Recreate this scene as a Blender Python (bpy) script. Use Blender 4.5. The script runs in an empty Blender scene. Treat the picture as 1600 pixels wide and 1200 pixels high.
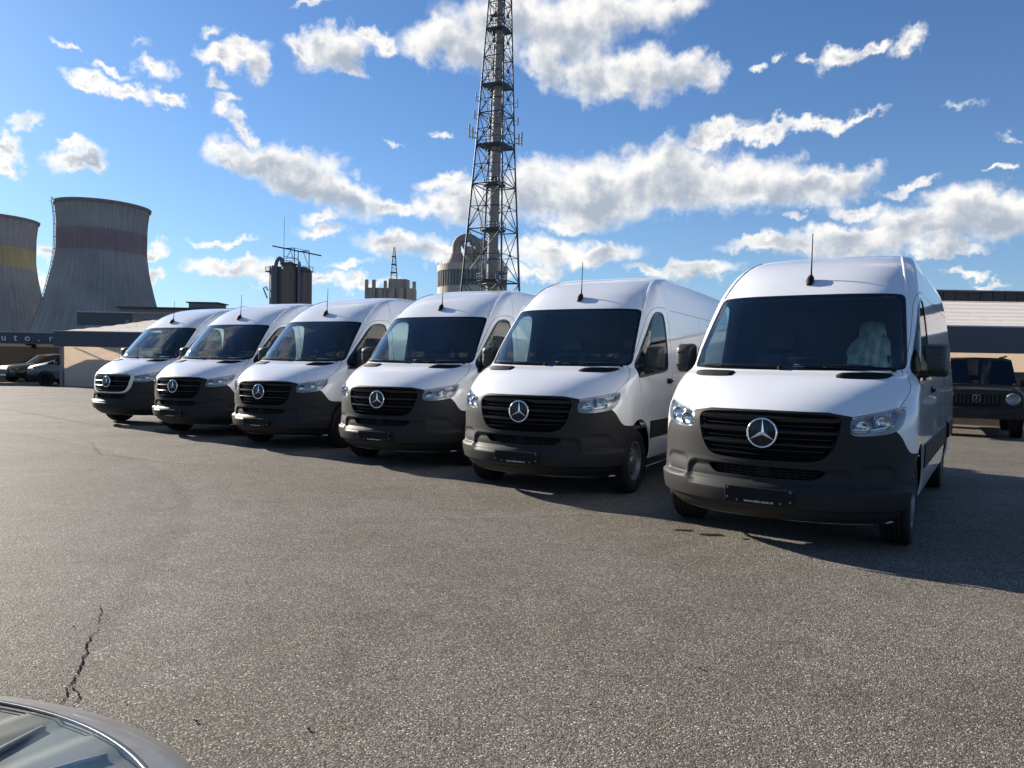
import bpy, bmesh, math, random
import numpy as np
from mathutils import Vector, Matrix
from mathutils.geometry import delaunay_2d_cdt

random.seed(7); rng = np.random.default_rng(7)
scene = bpy.context.scene
col = scene.collection
R = math.radians

# ------------------------------------------------------------------ camera
CAM_H = 1.405
cam_data = bpy.data.cameras.new('camera'); cam = bpy.data.objects.new('camera', cam_data); col.objects.link(cam)
cam_data.sensor_width = 36.0; cam_data.lens = 26.66; cam_data.clip_start = 0.05; cam_data.clip_end = 5000
cam.matrix_world = Matrix.Translation((0, 0, CAM_H)) @ Matrix.Rotation(R(90 - 1.453), 4, 'X') @ Matrix.Rotation(R(1.0045), 4, 'Z')
scene.camera = cam
scene.render.resolution_x = 1024; scene.render.resolution_y = 768

# ------------------------------------------------------------------ sun, sky, exposure
SUN_AZ, SUN_EL = 52.0, 21.0            # degrees to the left of +Y, degrees above the horizon
sun_dir = Vector((-math.sin(R(SUN_AZ))*math.cos(R(SUN_EL)), math.cos(R(SUN_AZ))*math.cos(R(SUN_EL)), math.sin(R(SUN_EL))))
sd = bpy.data.lights.new('sun', 'SUN'); sd.energy = 5.0; sd.angle = R(0.53); sd.color = (1.0, 0.91, 0.79)
sun = bpy.data.objects.new('sun', sd); col.objects.link(sun)
sun.rotation_euler = sun_dir.to_track_quat('Z', 'Y').to_euler()
scene.view_settings.view_transform = 'Standard'; scene.view_settings.look = 'None'
scene.view_settings.gamma = 1.0; scene.view_settings.exposure = 1.22
scene.view_settings.use_curve_mapping = False
scene.cycles.max_bounces = 8; scene.cycles.transparent_max_bounces = 12
scene.cycles.sample_clamp_indirect = 6.0

# clouds of the sky in view: azimuth, elevation, two radii (radians), tilt (degrees), thickness
CLOUDS=[(-0.0993,0.3977,0.0497,0.0293,12.8,1.0),(-0.0578,0.3938,0.05,0.0337,2.0,1.0),(-0.0168,0.4296,0.0792,0.034,1.1,0.9),(0.0585,0.413,0.079,0.0414,-0.4,0.9),(0.1243,0.4287,0.0739,0.0304,-1.9,0.8),(0.1971,0.4354,0.0562,0.0166,-3.6,0.6),(0.1505,0.3617,0.0776,0.0322,-2.0,1.0),(0.0929,0.3632,0.0497,0.0302,-0.9,1.0),(0.207,0.3628,0.044,0.0248,-3.1,1.0),(0.2506,0.3566,0.0251,0.0176,-23.9,0.8),(0.0343,0.3779,0.0459,0.0214,-29.9,0.8),(-0.0628,0.2093,0.0585,0.0318,1.7,1.0),(-0.1044,0.2039,0.0249,0.0175,2.1,0.8),(0.0207,0.2229,0.0587,0.038,0.7,1.0),(0.0959,0.2232,0.0997,0.0457,-0.3,1.1),(0.2021,0.2371,0.0965,0.0401,-1.7,1.1),(0.2965,0.2295,0.0843,0.034,-2.9,1.0),(0.3713,0.2251,0.0583,0.0259,-3.9,1.0),(0.4175,0.229,0.0295,0.0203,-4.6,0.95),(0.0634,0.1833,0.0502,0.0129,0.3,0.8),(0.3577,0.1886,0.0147,0.0068,-2.9,0.7),(0.3438,0.1526,0.0744,0.0115,-0.1,0.9),(0.416,0.1578,0.0843,0.0209,3.1,1.0),(0.4902,0.1659,0.0719,0.0302,4.1,1.05),(0.5529,0.1717,0.0669,0.0311,-4.8,1.05),(0.6002,0.1642,0.0401,0.0303,-5.1,1.0),(0.5168,0.1335,0.0381,0.0072,-3.2,0.8),(0.2563,0.2914,0.0431,0.0118,11.8,0.85),(0.3102,0.2879,0.0456,0.0087,0.9,0.85),(0.3695,0.2904,0.0547,0.0093,6.9,0.85),(0.4261,0.2953,0.0279,0.0055,1.8,0.7),(0.2329,0.2799,0.0277,0.0105,17.3,0.8),(0.3998,0.3562,0.0271,0.0134,23.0,0.95),(0.4274,0.3659,0.0195,0.0079,17.2,0.9),(0.4647,0.3625,0.0175,0.0155,26.5,0.85),(0.3605,0.3519,0.0147,0.0048,3.9,0.6),(0.3083,0.359,0.0091,0.0055,-5.1,0.7),(0.3306,0.3658,0.009,0.0048,-5.7,0.6),(-0.328,0.2395,0.0567,0.0223,-9.6,1.0),(-0.2821,0.2323,0.0621,0.0287,-5.3,1.05),(-0.2269,0.2134,0.0599,0.0248,-16.3,1.0),(-0.1703,0.2026,0.0367,0.0142,-7.1,0.9),(-0.1374,0.1986,0.0181,0.0111,2.5,0.8),(-0.2424,0.1827,0.0317,0.011,3.5,0.8),(-0.2368,0.3735,0.0436,0.0243,10.5,1.0),(-0.2167,0.3543,0.024,0.0128,-15.0,0.9),(-0.2759,0.3743,0.0234,0.0096,-18.6,0.8),(-0.1689,0.3863,0.0212,0.0139,14.2,0.85),(-0.1972,0.391,0.0202,0.0097,4.8,0.8),(-0.3477,0.3619,0.0313,0.0149,17.7,0.95),(-0.3768,0.3477,0.0248,0.0136,8.1,0.95),(-0.3253,0.3525,0.0189,0.0193,-32.9,0.9),(-0.3766,0.3181,0.0183,0.0083,7.6,0.7),(-0.3583,0.3037,0.0178,0.0085,7.0,0.7),(-0.3655,0.29,0.0147,0.0071,6.9,0.6),(-0.3395,0.2751,0.0187,0.0116,-43.8,0.8),(-0.3615,0.253,0.0207,0.0065,6.2,0.65),(-0.5094,0.3062,0.0259,0.0112,0.1,0.95),(-0.477,0.3051,0.0302,0.01,-5.6,0.95),(-0.4469,0.3368,0.0207,0.0119,-15.6,0.85),(-0.4282,0.304,0.0224,0.0082,-21.6,0.9),(-0.4869,0.3233,0.0186,0.0052,0.0,0.7),(-0.5315,0.34,0.014,0.0044,-8.6,0.6),(-0.5187,0.2205,0.032,0.0131,8.0,1.0),(-0.525,0.2347,0.0178,0.0068,8.5,0.8),(-0.5855,0.2252,0.0154,0.0132,9.3,0.95),(-0.5913,0.2097,0.0105,0.0106,8.9,0.9),(-0.5589,0.2533,0.0196,0.0092,24.7,0.75),(-0.5767,0.2483,0.012,0.0065,9.9,0.6),(-0.0966,0.2373,0.0349,0.011,12.2,0.85),(-0.1673,0.2808,0.0147,0.0045,3.5,0.5),(-0.0974,0.2837,0.0166,0.0046,2.4,0.5),(-0.3753,0.1457,0.0351,0.0061,4.3,0.8),(-0.2462,0.1636,0.0333,0.0102,3.3,0.85),(-0.3531,0.1133,0.0483,0.0132,-1.6,0.95),(-0.3117,0.1102,0.0306,0.011,3.0,0.8),(-0.1532,0.1498,0.0493,0.0178,2.3,0.95),(-0.1034,0.1394,0.0333,0.0147,1.8,0.9),(-0.2138,0.1206,0.0282,0.0081,2.5,0.8),(-0.2573,0.1009,0.0473,0.0096,2.5,0.85),(-0.2809,0.1118,0.0233,0.0079,-27.2,0.7),(-0.1852,0.0998,0.0407,0.0073,2.1,0.7),(0.039,0.1465,0.0587,0.0213,0.6,1.0),(0.1059,0.1429,0.0581,0.0147,0.1,0.95),(0.0226,0.1216,0.0504,0.0124,0.8,0.8),(0.2369,0.1164,0.0595,0.0137,2.4,0.95),(0.1723,0.12,0.0326,0.0081,-0.2,0.8),(-0.5495,0.1122,0.016,0.0127,5.0,0.8),(-0.5495,0.0839,0.0135,0.0142,4.1,0.8),(-0.4424,0.1307,0.0207,0.0082,4.6,0.8),(-0.4423,0.0986,0.0152,0.012,3.7,0.8),(0.4823,0.2142,0.0277,0.0071,9.8,0.75),(0.4324,0.1937,0.0277,0.0073,1.1,0.7),(0.5606,0.2186,0.0121,0.0047,-6.5,0.7),(0.5332,0.1112,0.0212,0.0057,-2.6,0.8),(0.558,0.1002,0.0181,0.0049,-2.4,0.7),(0.4709,0.3744,0.0067,0.0038,-8.9,0.5),(-0.4538,0.3586,0.0137,0.0045,10.0,0.4),(-0.3879,0.3762,0.0159,0.0066,8.8,0.45),(-0.261,0.4212,0.0235,0.0053,6.5,0.6),(0.5307,0.3007,0.0188,0.0039,-8.4,0.35),(0.5802,0.2545,0.0118,0.0039,-8.0,0.4)]

world = bpy.data.worlds.new('World'); scene.world = world; world.use_nodes = True
wt = world.node_tree; wt.nodes.clear()

class NT:
    """small helper to write node graphs as expressions"""
    def __init__(s, tree): s.t = tree
    def n(s, typ, **kw):
        nd = s.t.nodes.new(typ)
        for k, v in kw.items(): setattr(nd, k, v)
        return nd
    def l(s, a, b): s.t.links.new(a, b)
    def put(s, v, sock):
        if v is None: return
        if hasattr(v, 'is_output'): s.l(v, sock)
        else: sock.default_value = v
    def m(s, op, a, b=None, c=None, clamp=False):
        nd = s.n('ShaderNodeMath', operation=op, use_clamp=clamp)
        for i, v in enumerate((a, b, c)): s.put(v, nd.inputs[i])
        return nd.outputs[0]
    def v(s, op, a, b=None, out=0):
        nd = s.n('ShaderNodeVectorMath', operation=op); s.put(a, nd.inputs[0])
        if op == 'SCALE': s.put(b, nd.inputs[3])
        else: s.put(b, nd.inputs[1])
        return nd.outputs[out]
    def xyz(s, x, y, z=0.0):
        nd = s.n('ShaderNodeCombineXYZ')
        for i, v in enumerate((x, y, z)): s.put(v, nd.inputs[i])
        return nd.outputs[0]
    def sep(s, a):
        nd = s.n('ShaderNodeSeparateXYZ'); s.put(a, nd.inputs[0]); return nd.outputs
    def noise(s, vec, scale, detail=4, rough=0.5, dist=0.0, out='Fac', dim='3D'):
        nd = s.n('ShaderNodeTexNoise', noise_dimensions=dim)
        s.put(vec, nd.inputs['Vector']); s.put(scale, nd.inputs['Scale']); s.put(detail, nd.inputs['Detail'])
        s.put(rough, nd.inputs['Roughness']); s.put(dist, nd.inputs['Distortion'])
        return nd.outputs[out]
    def vor(s, vec, scale, feature='F1', out='Distance', rnd=1.0):
        nd = s.n('ShaderNodeTexVoronoi', feature=feature)
        s.put(vec, nd.inputs['Vector']); s.put(scale, nd.inputs['Scale']); s.put(rnd, nd.inputs['Randomness'])
        return nd.outputs[out]
    def ramp(s, fac, stops, interp='LINEAR'):
        nd = s.n('ShaderNodeValToRGB'); cr = nd.color_ramp; cr.interpolation = interp
        while len(cr.elements) < len(stops): cr.elements.new(0.5)
        for e, (p, c) in zip(cr.elements, stops):
            e.position = p; e.color = (c, c, c, 1) if isinstance(c, (int, float)) else (*c, 1)
        s.put(fac, nd.inputs[0]); return nd.outputs[0]
    def mix(s, f, a, b, typ='MIX'):
        nd = s.n('ShaderNodeMix', data_type='RGBA', blend_type=typ)
        s.put(f, nd.inputs[0]); 
        for v, i in ((a, 6), (b, 7)):
            if isinstance(v, tuple): v = (*v, 1)
            s.put(v, nd.inputs[i])
        return nd.outputs[2]
    def smooth(s, v, a, b):
        nd = s.n('ShaderNodeMapRange', interpolation_type='SMOOTHSTEP')
        s.put(v, nd.inputs[0]); s.put(a, nd.inputs[1]); s.put(b, nd.inputs[2]); return nd.outputs[0]

def build_world():
    g = NT(wt)
    out = g.n('ShaderNodeOutputWorld')
    sky = g.n('ShaderNodeTexSky', sky_type='NISHITA')
    sky.sun_disc = False; sky.sun_elevation = R(SUN_EL); sky.sun_rotation = R(-SUN_AZ)
    sky.air_density = 1.0; sky.dust_density = 0.3; sky.ozone_density = 2.0; sky.altitude = 100
    SKY, SKY_TINT = 0.050, (0.57, 0.84, 1.17)
    CLOUD_GREY, CLOUD_WHITE = (0.19, 0.213, 0.25), (0.455, 0.447, 0.43)
    d = g.n('ShaderNodeTexCoord').outputs['Generated']
    x, y, z = g.sep(d)
    az = g.m('ARCTAN2', x, y); el = g.m('ARCSINE', z)
    P = g.xyz(az, el, 0.0)
    # ragged outlines: shift the position by noise before reading the cloud shapes
    nv = g.noise(P, 9.0, 5, 0.6, out='Color', dim='2D')
    warp = g.v('SCALE', g.v('SUBTRACT', nv, (0.5, 0.5, 0.5)), 0.055)
    nv2 = g.noise(P, 34.0, 4, 0.62, out='Color', dim='2D')
    warp2 = g.v('SCALE', g.v('SUBTRACT', nv2, (0.5, 0.5, 0.5)), 0.032)
    Q0 = g.v('MULTIPLY', g.v('ADD', g.v('ADD', P, warp), warp2), (1, 1, 0))
    qx, qy, qz = g.sep(Q0)
    # the rest of the sky: the same kind of broken cumulus, on a flat layer overhead
    up = g.m('ADD', g.m('MAXIMUM', z, 0.0), 0.10)
    flat = g.xyz(g.m('DIVIDE', x, up), g.m('DIVIDE', y, up), 3.3)
    fl = g.noise(flat, 2.0, 6, 0.58)
    rest = g.m('MULTIPLY', g.m('SUBTRACT', fl, 0.585), 5.5)
    inwin = g.m('MULTIPLY', g.m('MULTIPLY', g.smooth(az, -0.70, -0.62), g.m('SUBTRACT', 1.0, g.smooth(az, 0.62, 0.70))),
                g.m('SUBTRACT', 1.0, g.smooth(el, 0.46, 0.54)))
    rest = g.m('SUBTRACT', rest, g.m('MULTIPLY', inwin, 6.0))
    n1 = g.noise(P, 24.0, 7, 0.56, dim='2D')
    n2 = g.noise(g.v('ADD', P, (-0.012, 0.012, 0.0)), 24.0, 4, 0.5, dim='2D')
    nb = g.noise(P, 11.0, 3, 0.5, dim='2D')
    ragged = g.m('MULTIPLY', g.m('SUBTRACT', n1, 0.5), 0.72)
    billow = g.m('MULTIPLY', g.m('SUBTRACT', nb, 0.5), 0.9)
    relief = g.m('MULTIPLY', g.m('SUBTRACT', n1, n2), 0.85)
    skc = g.v('MULTIPLY', g.v('SCALE', sky.outputs[0], SKY), SKY_TINT)
    veil = g.m('MULTIPLY', g.m('POWER', 2.718, g.m('MULTIPLY', g.m('MAXIMUM', el, 0.0), -7.0)), 0.50)   # pale haze low in the sky
    skc = g.mix(veil, skc, (0.22, 0.285, 0.36))
    shared = dict(Q=Q0, rest=rest, ragged=ragged, billow=billow, relief=relief, sky=skc)
    def leaf(blobs):
        """background of one patch of sky, from the clouds that reach into it"""
        tree = bpy.data.node_groups.new('sky_patch', 'ShaderNodeTree'); h = NT(tree)
        for k in shared: tree.interface.new_socket(k, in_out='INPUT', socket_type='NodeSocketVector' if k in ('Q', 'sky') else 'NodeSocketFloat')
        tree.interface.new_socket('shader', in_out='OUTPUT', socket_type='NodeSocketShader')
        gi = h.n('NodeGroupInput'); go = h.n('NodeGroupOutput'); I = gi.outputs
        acc = acc2 = None; Q = I['Q']; qx, qy, qz = h.sep(Q); Q2 = h.v('ADD', Q, (-0.010, 0.016, 0.0))
        for i, (a, e, ra, re, tilt, st) in enumerate(blobs):
            if i and i % 6 == 0:
                Q = h.xyz(h.m('MULTIPLY_ADD', acc, 1e-7, qx), h.m('MULTIPLY_ADD', acc2, 1e-7, qy), 0.0); Q2 = h.v('ADD', Q, (-0.010, 0.016, 0.0))
            mp = h.n('ShaderNodeMapping', vector_type='TEXTURE')
            mp.inputs['Location'].default_value = (a, e, 0); mp.inputs['Rotation'].default_value = (0, 0, R(tilt))
            mp.inputs['Scale'].default_value = (ra*1.18, re*1.12, 1)
            h.l(Q, mp.inputs[0])
            f = h.m('MULTIPLY_ADD', h.v('LENGTH', mp.outputs[0], out=1), -st, st)
            acc = f if acc is None else h.m('SMOOTH_MAX', acc, f, 0.20)
            mp2 = h.n('ShaderNodeMapping', vector_type='TEXTURE')
            for k in range(1, 4): mp2.inputs[k].default_value = mp.inputs[k].default_value
            h.l(Q2, mp2.inputs[0]); f2 = h.m('MULTIPLY_ADD', h.v('LENGTH', mp2.outputs[0], out=1), -st, st)
            acc2 = f2 if acc2 is None else h.m('MAXIMUM', acc2, f2)
        field = I['rest'] if acc is None else h.m('MAXIMUM', acc, I['rest'])
        alpha = h.smooth(h.m('ADD', field, I['ragged']), -0.08, 0.54)
        thick = h.smooth(h.m('ADD', field, I['billow']), 0.10, 0.92)
        lum = h.m('ADD', h.m('SUBTRACT', 0.92, h.m('MULTIPLY', thick, 0.72)), I['relief'])
        if acc is not None:      # sides turned to the sun are brighter
            turn = h.m('MINIMUM', h.m('MAXIMUM', h.m('SUBTRACT', acc, acc2), -0.35), 0.35)
            lum = h.m('MULTIPLY_ADD', turn, 0.75, lum)
        ccol = h.mix(h.smooth(lum, 0.15, 0.98), CLOUD_GREY, CLOUD_WHITE)
        b = h.n('ShaderNodeBackground')
        h.l(h.mix(h.m('MULTIPLY', alpha, 0.95), I['sky'], ccol), b.inputs[0]); h.l(b.outputs[0], go.inputs[0])
        gn = g.n('ShaderNodeGroup'); gn.node_tree = tree
        for k, v in shared.items(): g.l(v, gn.inputs[k])
        return gn.outputs[0]
    def either(test, no, yes):
        mx = g.n('ShaderNodeMixShader'); g.l(test, mx.inputs[0]); g.l(no, mx.inputs[1]); g.l(yes, mx.inputs[2]); return mx.outputs[0]
    A0, A1, E0, E1 = -0.74, 0.74, -0.02, 0.58
    def split(a0, a1, e0, e1, depth):
        m = 0.055
        bl = [c for c in CLOUDS if abs(c[0]-(a0+a1)/2) < (a1-a0)/2+c[2]*1.25+m and abs(c[1]-(e0+e1)/2) < (e1-e0)/2+max(c[3], c[2]*abs(math.sin(R(c[4]))))*1.25+m]
        if depth == 0 or len(bl) < 9: return leaf(bl)
        if (a1-a0) > (e1-e0)*1.2:
            am = (a0+a1)/2; return either(g.m('GREATER_THAN', az, am), split(a0, am, e0, e1, depth-1), split(am, a1, e0, e1, depth-1))
        em = (e0+e1)/2; return either(g.m('GREATER_THAN', el, em), split(a0, a1, e0, em, depth-1), split(a0, a1, em, e1, depth-1))
    win = g.m('MULTIPLY', g.m('MULTIPLY', g.m('GREATER_THAN', az, A0), g.m('LESS_THAN', az, A1)), g.m('MULTIPLY', g.m('GREATER_THAN', el, E0), g.m('LESS_THAN', el, E1)))
    g.l(either(win, leaf([]), split(A0, A1, E0, E1, 4)), out.inputs[0])
build_world()
world.cycles.sampling_method = 'MANUAL'; world.cycles.sample_map_resolution = 512

# ------------------------------------------------------------------ materials
MATS = {}
def new_mat(name):
    m = bpy.data.materials.new(name); m.use_nodes = True; t = m.node_tree
    b = t.nodes['Principled BSDF']; MATS[name] = m
    return m, NT(t), b
def simple(name, c, rough=0.5, metal=0.0, var=0.12, scale=6.0, bump=0.0, bscale=60.0, coat=0.0, spec=0.5, streak=None):
    """a plain surface with slight tonal variation, optional fine relief"""
    m, g, b = new_mat(name)
    pos = g.n('ShaderNodeTexCoord').outputs['Object']
    if streak: pos = g.v('MULTIPLY', pos, streak)
    nz = g.noise(pos, scale, 6, 0.6)
    k = g.m('MULTIPLY_ADD', g.m('SUBTRACT', nz, 0.5), 2*var, 1.0)
    colr = g.v('SCALE', g.xyz(*c), k)
    g.l(colr, b.inputs['Base Color'])
    g.put(g.m('MULTIPLY_ADD', g.m('SUBTRACT', nz, 0.5), 0.15, rough, clamp=True), b.inputs['Roughness'])
    b.inputs['Metallic'].default_value = metal; b.inputs['Coat Weight'].default_value = coat
    b.inputs['Coat Roughness'].default_value = 0.03; b.inputs['Specular IOR Level'].default_value = spec
    if bump:
        bp = g.n('ShaderNodeBump'); bp.inputs['Strength'].default_value = bump; bp.inputs['Distance'].default_value = 0.004
        g.l(g.noise(g.n('ShaderNodeTexCoord').outputs['Object'], bscale, 4, 0.6), bp.inputs['Height']); g.l(bp.outputs[0], b.inputs['Normal'])
    return m

simple('paint_white', (0.77, 0.78, 0.79), 0.32, var=0.015, scale=2.0, coat=1.0)
simple('paint_dark', (0.012, 0.014, 0.018), 0.3, var=0.05, coat=1.0)
simple('paint_navy', (0.010, 0.018, 0.035), 0.3, var=0.05, coat=1.0)
simple('paint_olive', (0.016, 0.017, 0.013), 0.5, var=0.05, coat=0.15, spec=0.3)
simple('paint_silver', (0.22, 0.205, 0.185), 0.42, metal=0.3, var=0.03, coat=0.35)
simple('plastic_grey', (0.024, 0.0245, 0.025), 0.55, var=0.10, scale=9, bump=0.10, bscale=900, spec=0.16)
simple('plastic_mirror', (0.030, 0.030, 0.030), 0.42, var=0.08, bump=0.05, bscale=900, spec=0.4)
simple('plastic_black', (0.006, 0.0065, 0.007), 0.2, var=0.1, spec=0.5)
simple('plastic_matt', (0.011, 0.011, 0.012), 0.65, var=0.1, spec=0.15)
simple('void_black', (0.004, 0.004, 0.0045), 0.8, var=0.1, spec=0.2)
simple('rubber', (0.014, 0.014, 0.0145), 0.75, var=0.2, scale=20, spec=0.3)
simple('steel_wheel', (0.20, 0.205, 0.21), 0.38, metal=0.6, var=0.06)
simple('chrome', (0.80, 0.81, 0.83), 0.10, metal=1.0, var=0.02)
simple('reflector', (0.80, 0.83, 0.88), 0.28, metal=0.55, var=0.04, scale=30)
simple('lamp_grey', (0.26, 0.28, 0.31), 0.30, metal=0.6, var=0.05)
simple('amber', (0.55, 0.25, 0.10), 0.3, var=0.05)
simple('seat_cloth', (0.045, 0.047, 0.052), 0.9, var=0.1)
simple('plastic_wrap', (0.40, 0.43, 0.43), 0.35, var=0.08, bump=0.6, bscale=18, coat=0.3)
simple('liner', (0.060, 0.063, 0.066), 0.8, var=0.1)
simple('white_print', (0.75, 0.75, 0.75), 0.5, var=0.03)
simple('steel_blue', (0.035, 0.065, 0.10), 0.5, var=0.25, scale=1.5)
simple('fascia_dark', (0.045, 0.055, 0.075), 0.45, var=0.12, scale=1.2)
simple('post_grey', (0.16, 0.17, 0.18), 0.45, var=0.1)
simple('concrete_dark', (0.19, 0.185, 0.18), 0.9, var=0.35, scale=0.8, bump=0.2, bscale=4)
simple('concrete_tan', (0.48, 0.42, 0.34), 0.9, var=0.25, scale=0.5, streak=(3, 3, 0.4))
simple('silo_rust', (0.16, 0.125, 0.105), 0.8, var=0.55, scale=0.5, streak=(4, 4, 0.15))
simple('silo_grey', (0.14, 0.15, 0.17), 0.7, var=0.3, scale=0.6, streak=(4, 4, 0.15))
simple('chimney_tan', (0.30, 0.255, 0.22), 0.85, var=0.3, scale=0.6, streak=(3, 3, 0.3))
simple('duct_grey', (0.27, 0.235, 0.20), 0.8, var=0.35, scale=0.6)
simple('battle_concrete', (0.28, 0.265, 0.25), 0.9, var=0.3, scale=0.4, streak=(4, 4, 0.3))
simple('window_dark', (0.07, 0.08, 0.085), 0.15, var=0.2, scale=2)
simple('roof_grey', (0.06, 0.06, 0.062), 0.9, var=0.35, scale=1.0)
simple('antenna_white', (0.45, 0.45, 0.44), 0.5, var=0.1)

def glass(name, tint, refl=1.0, rough=0.0):
    m = bpy.data.materials.new(name); m.use_nodes = True; t = m.node_tree; t.nodes.clear(); g = NT(t); MATS[name] = m
    o = g.n('ShaderNodeOutputMaterial'); tr = g.n('ShaderNodeBsdfTransparent'); gl = g.n('ShaderNodeBsdfGlossy')
    tr.inputs[0].default_value = (*tint, 1); gl.inputs['Roughness'].default_value = rough
    lw = g.n('ShaderNodeLayerWeight'); lw.inputs[0].default_value = 0.5
    fr = g.m('MULTIPLY_ADD', g.m('POWER', lw.outputs['Facing'], 5.0), 0.95, 0.045)
    mx = g.n('ShaderNodeMixShader'); g.put(g.m('MULTIPLY', fr, refl, clamp=True), mx.inputs[0])
    g.l(tr.outputs[0], mx.inputs[1]); g.l(gl.outputs[0], mx.inputs[2]); g.l(mx.outputs[0], o.inputs[0])
    return m
glass('glass_windshield', (0.78, 0.92, 0.88), 2.4)
glass('glass_side', (0.75, 0.87, 0.85), 1.2)
glass('glass_lens', (0.95, 0.97, 0.98), 1.2)
glass('glass_lens_old', (0.90, 0.92, 0.90), 0.55, 0.08)
glass('glass_dark', (0.08, 0.09, 0.09), 1.5)

def membrane(name, c, trans):
    """coated fabric sheet: the sun behind it glows through"""
    m = bpy.data.materials.new(name); m.use_nodes = True; t = m.node_tree; t.nodes.clear(); g = NT(t); MATS[name] = m
    o = g.n('ShaderNodeOutputMaterial'); df = g.n('ShaderNodeBsdfDiffuse'); tl = g.n('ShaderNodeBsdfTranslucent')
    pos = g.n('ShaderNodeTexCoord').outputs['Object']
    k = g.m('MULTIPLY_ADD', g.m('SUBTRACT', g.noise(g.v('MULTIPLY', pos, (0.6, 0.6, 3.0)), 1.5, 5, 0.55), 0.5), 0.22, 1.0)
    cc = g.v('SCALE', g.xyz(*c), k); g.l(cc, df.inputs[0]); g.l(cc, tl.inputs[0])
    mx = g.n('ShaderNodeMixShader'); mx.inputs[0].default_value = trans
    g.l(df.outputs[0], mx.inputs[1]); g.l(tl.outputs[0], mx.inputs[2]); g.l(mx.outputs[0], o.inputs[0])
membrane('membrane_beige', (0.80, 0.715, 0.63), 0.60)
membrane('membrane_roof', (0.86, 0.79, 0.70), 0.22)
simple('frame_light', (0.62, 0.61, 0.58), 0.4, var=0.04, coat=0.4)

def asphalt():
    m, g, b = new_mat('asphalt')
    pos = g.n('ShaderNodeNewGeometry').outputs['Position']
    stone = g.vor(pos, 140.0, out='Color'); sr, sg, sb = g.sep(stone)
    edge = g.vor(pos, 140.0, feature='DISTANCE_TO_EDGE')
    dist = g.vor(pos, 140.0)
    fine = g.noise(pos, 260.0, 3, 0.6)
    big = g.noise(pos, 0.55, 5, 0.62); mid = g.noise(pos, 3.5, 5, 0.6)
    tone = g.ramp(sr, [(0.0, 0.085), (0.35, 0.155), (0.70, 0.235), (0.90, 0.31), (1.0, 0.58)])
    gap = g.smooth(edge, 0.02, 0.22)
    k = g.m('MULTIPLY', tone, g.m('MULTIPLY_ADD', gap, 0.66, 0.34))
    k = g.m('MULTIPLY', k, g.m('MULTIPLY_ADD', g.m('SUBTRACT', big, 0.5), 0.9, 1.0))
    k = g.m('MULTIPLY', k, g.m('MULTIPLY_ADD', g.m('SUBTRACT', mid, 0.5), 0.55, 1.0))
    k = g.m('MULTIPLY', k, g.m('MULTIPLY_ADD', g.m('SUBTRACT', fine, 0.5), 0.5, 1.0))
    # older, darker course left of a paving joint; old stains
    px, py, pz = g.sep(pos)
    joint = g.m('ADD', g.m('ADD', px, g.m('ADD', g.m('MULTIPLY_ADD', py, 0.27, 1.02), g.m('MULTIPLY', g.m('POWER', g.m('MAXIMUM', g.m('SUBTRACT', py, 6.0), 0.0), 2.0), 0.07))), g.m('MULTIPLY', g.m('SUBTRACT', mid, 0.5), 0.5))
    old = g.m('SUBTRACT', 1.0, g.smooth(joint, -0.10, 0.12))
    k = g.m('MULTIPLY', k, g.m('MULTIPLY_ADD', old, -0.15, 1.0))
    line = g.m('SUBTRACT', 1.0, g.smooth(g.m('ABSOLUTE', joint), 0.0, 0.14))
    k = g.m('MULTIPLY', k, g.m('MULTIPLY_ADD', g.m('MULTIPLY', line, g.smooth(mid, 0.35, 0.6)), -0.22, 1.0))
    stain = g.smooth(g.noise(pos, 0.9, 6, 0.7, 1.2), 0.60, 0.74)
    k = g.m('MULTIPLY', k, g.m('MULTIPLY_ADD', stain, -0.22, 1.0))
    hue = g.mix(g.smooth(big, 0.35, 0.65), (1.13, 1.01, 0.83), (1.10, 1.01, 0.88))
    g.l(g.v('MULTIPLY', g.xyz(k, k, k), hue), b.inputs['Base Color'])
    g.put(g.m('MULTIPLY_ADD', sg, 0.25, 0.62), b.inputs['Roughness'])
    b.inputs['Specular IOR Level'].default_value = 0.10
    h = g.m('ADD', g.m('MULTIPLY', g.m('SUBTRACT', 1.0, dist), g.m('MULTIPLY_ADD', sb, 0.6, 0.5)), g.m('MULTIPLY', fine, 0.25))
    bp = g.n('ShaderNodeBump'); bp.inputs['Strength'].default_value = 0.55; bp.inputs['Distance'].default_value = 0.006
    g.l(h, bp.inputs['Height']); g.l(bp.outputs[0], b.inputs['Normal'])
asphalt()
simple('tar', (0.020, 0.019, 0.018), 1.0, var=0.3, scale=30, spec=0.0)
simple('unlit_membrane', (0.17, 0.15, 0.125), 0.9, var=0.2, scale=0.8)  # brown of a fabric wall without sun behind it, shade put into the colour
simple('lamp_inner', (0.12, 0.125, 0.115), 0.55, metal=0.0, var=0.25, scale=9)
simple('faded_paint', (0.30, 0.29, 0.27), 0.8, var=0.5, scale=30)
simple('oil_stain', (0.020, 0.019, 0.018), 0.4, var=0.4, scale=25)

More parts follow.
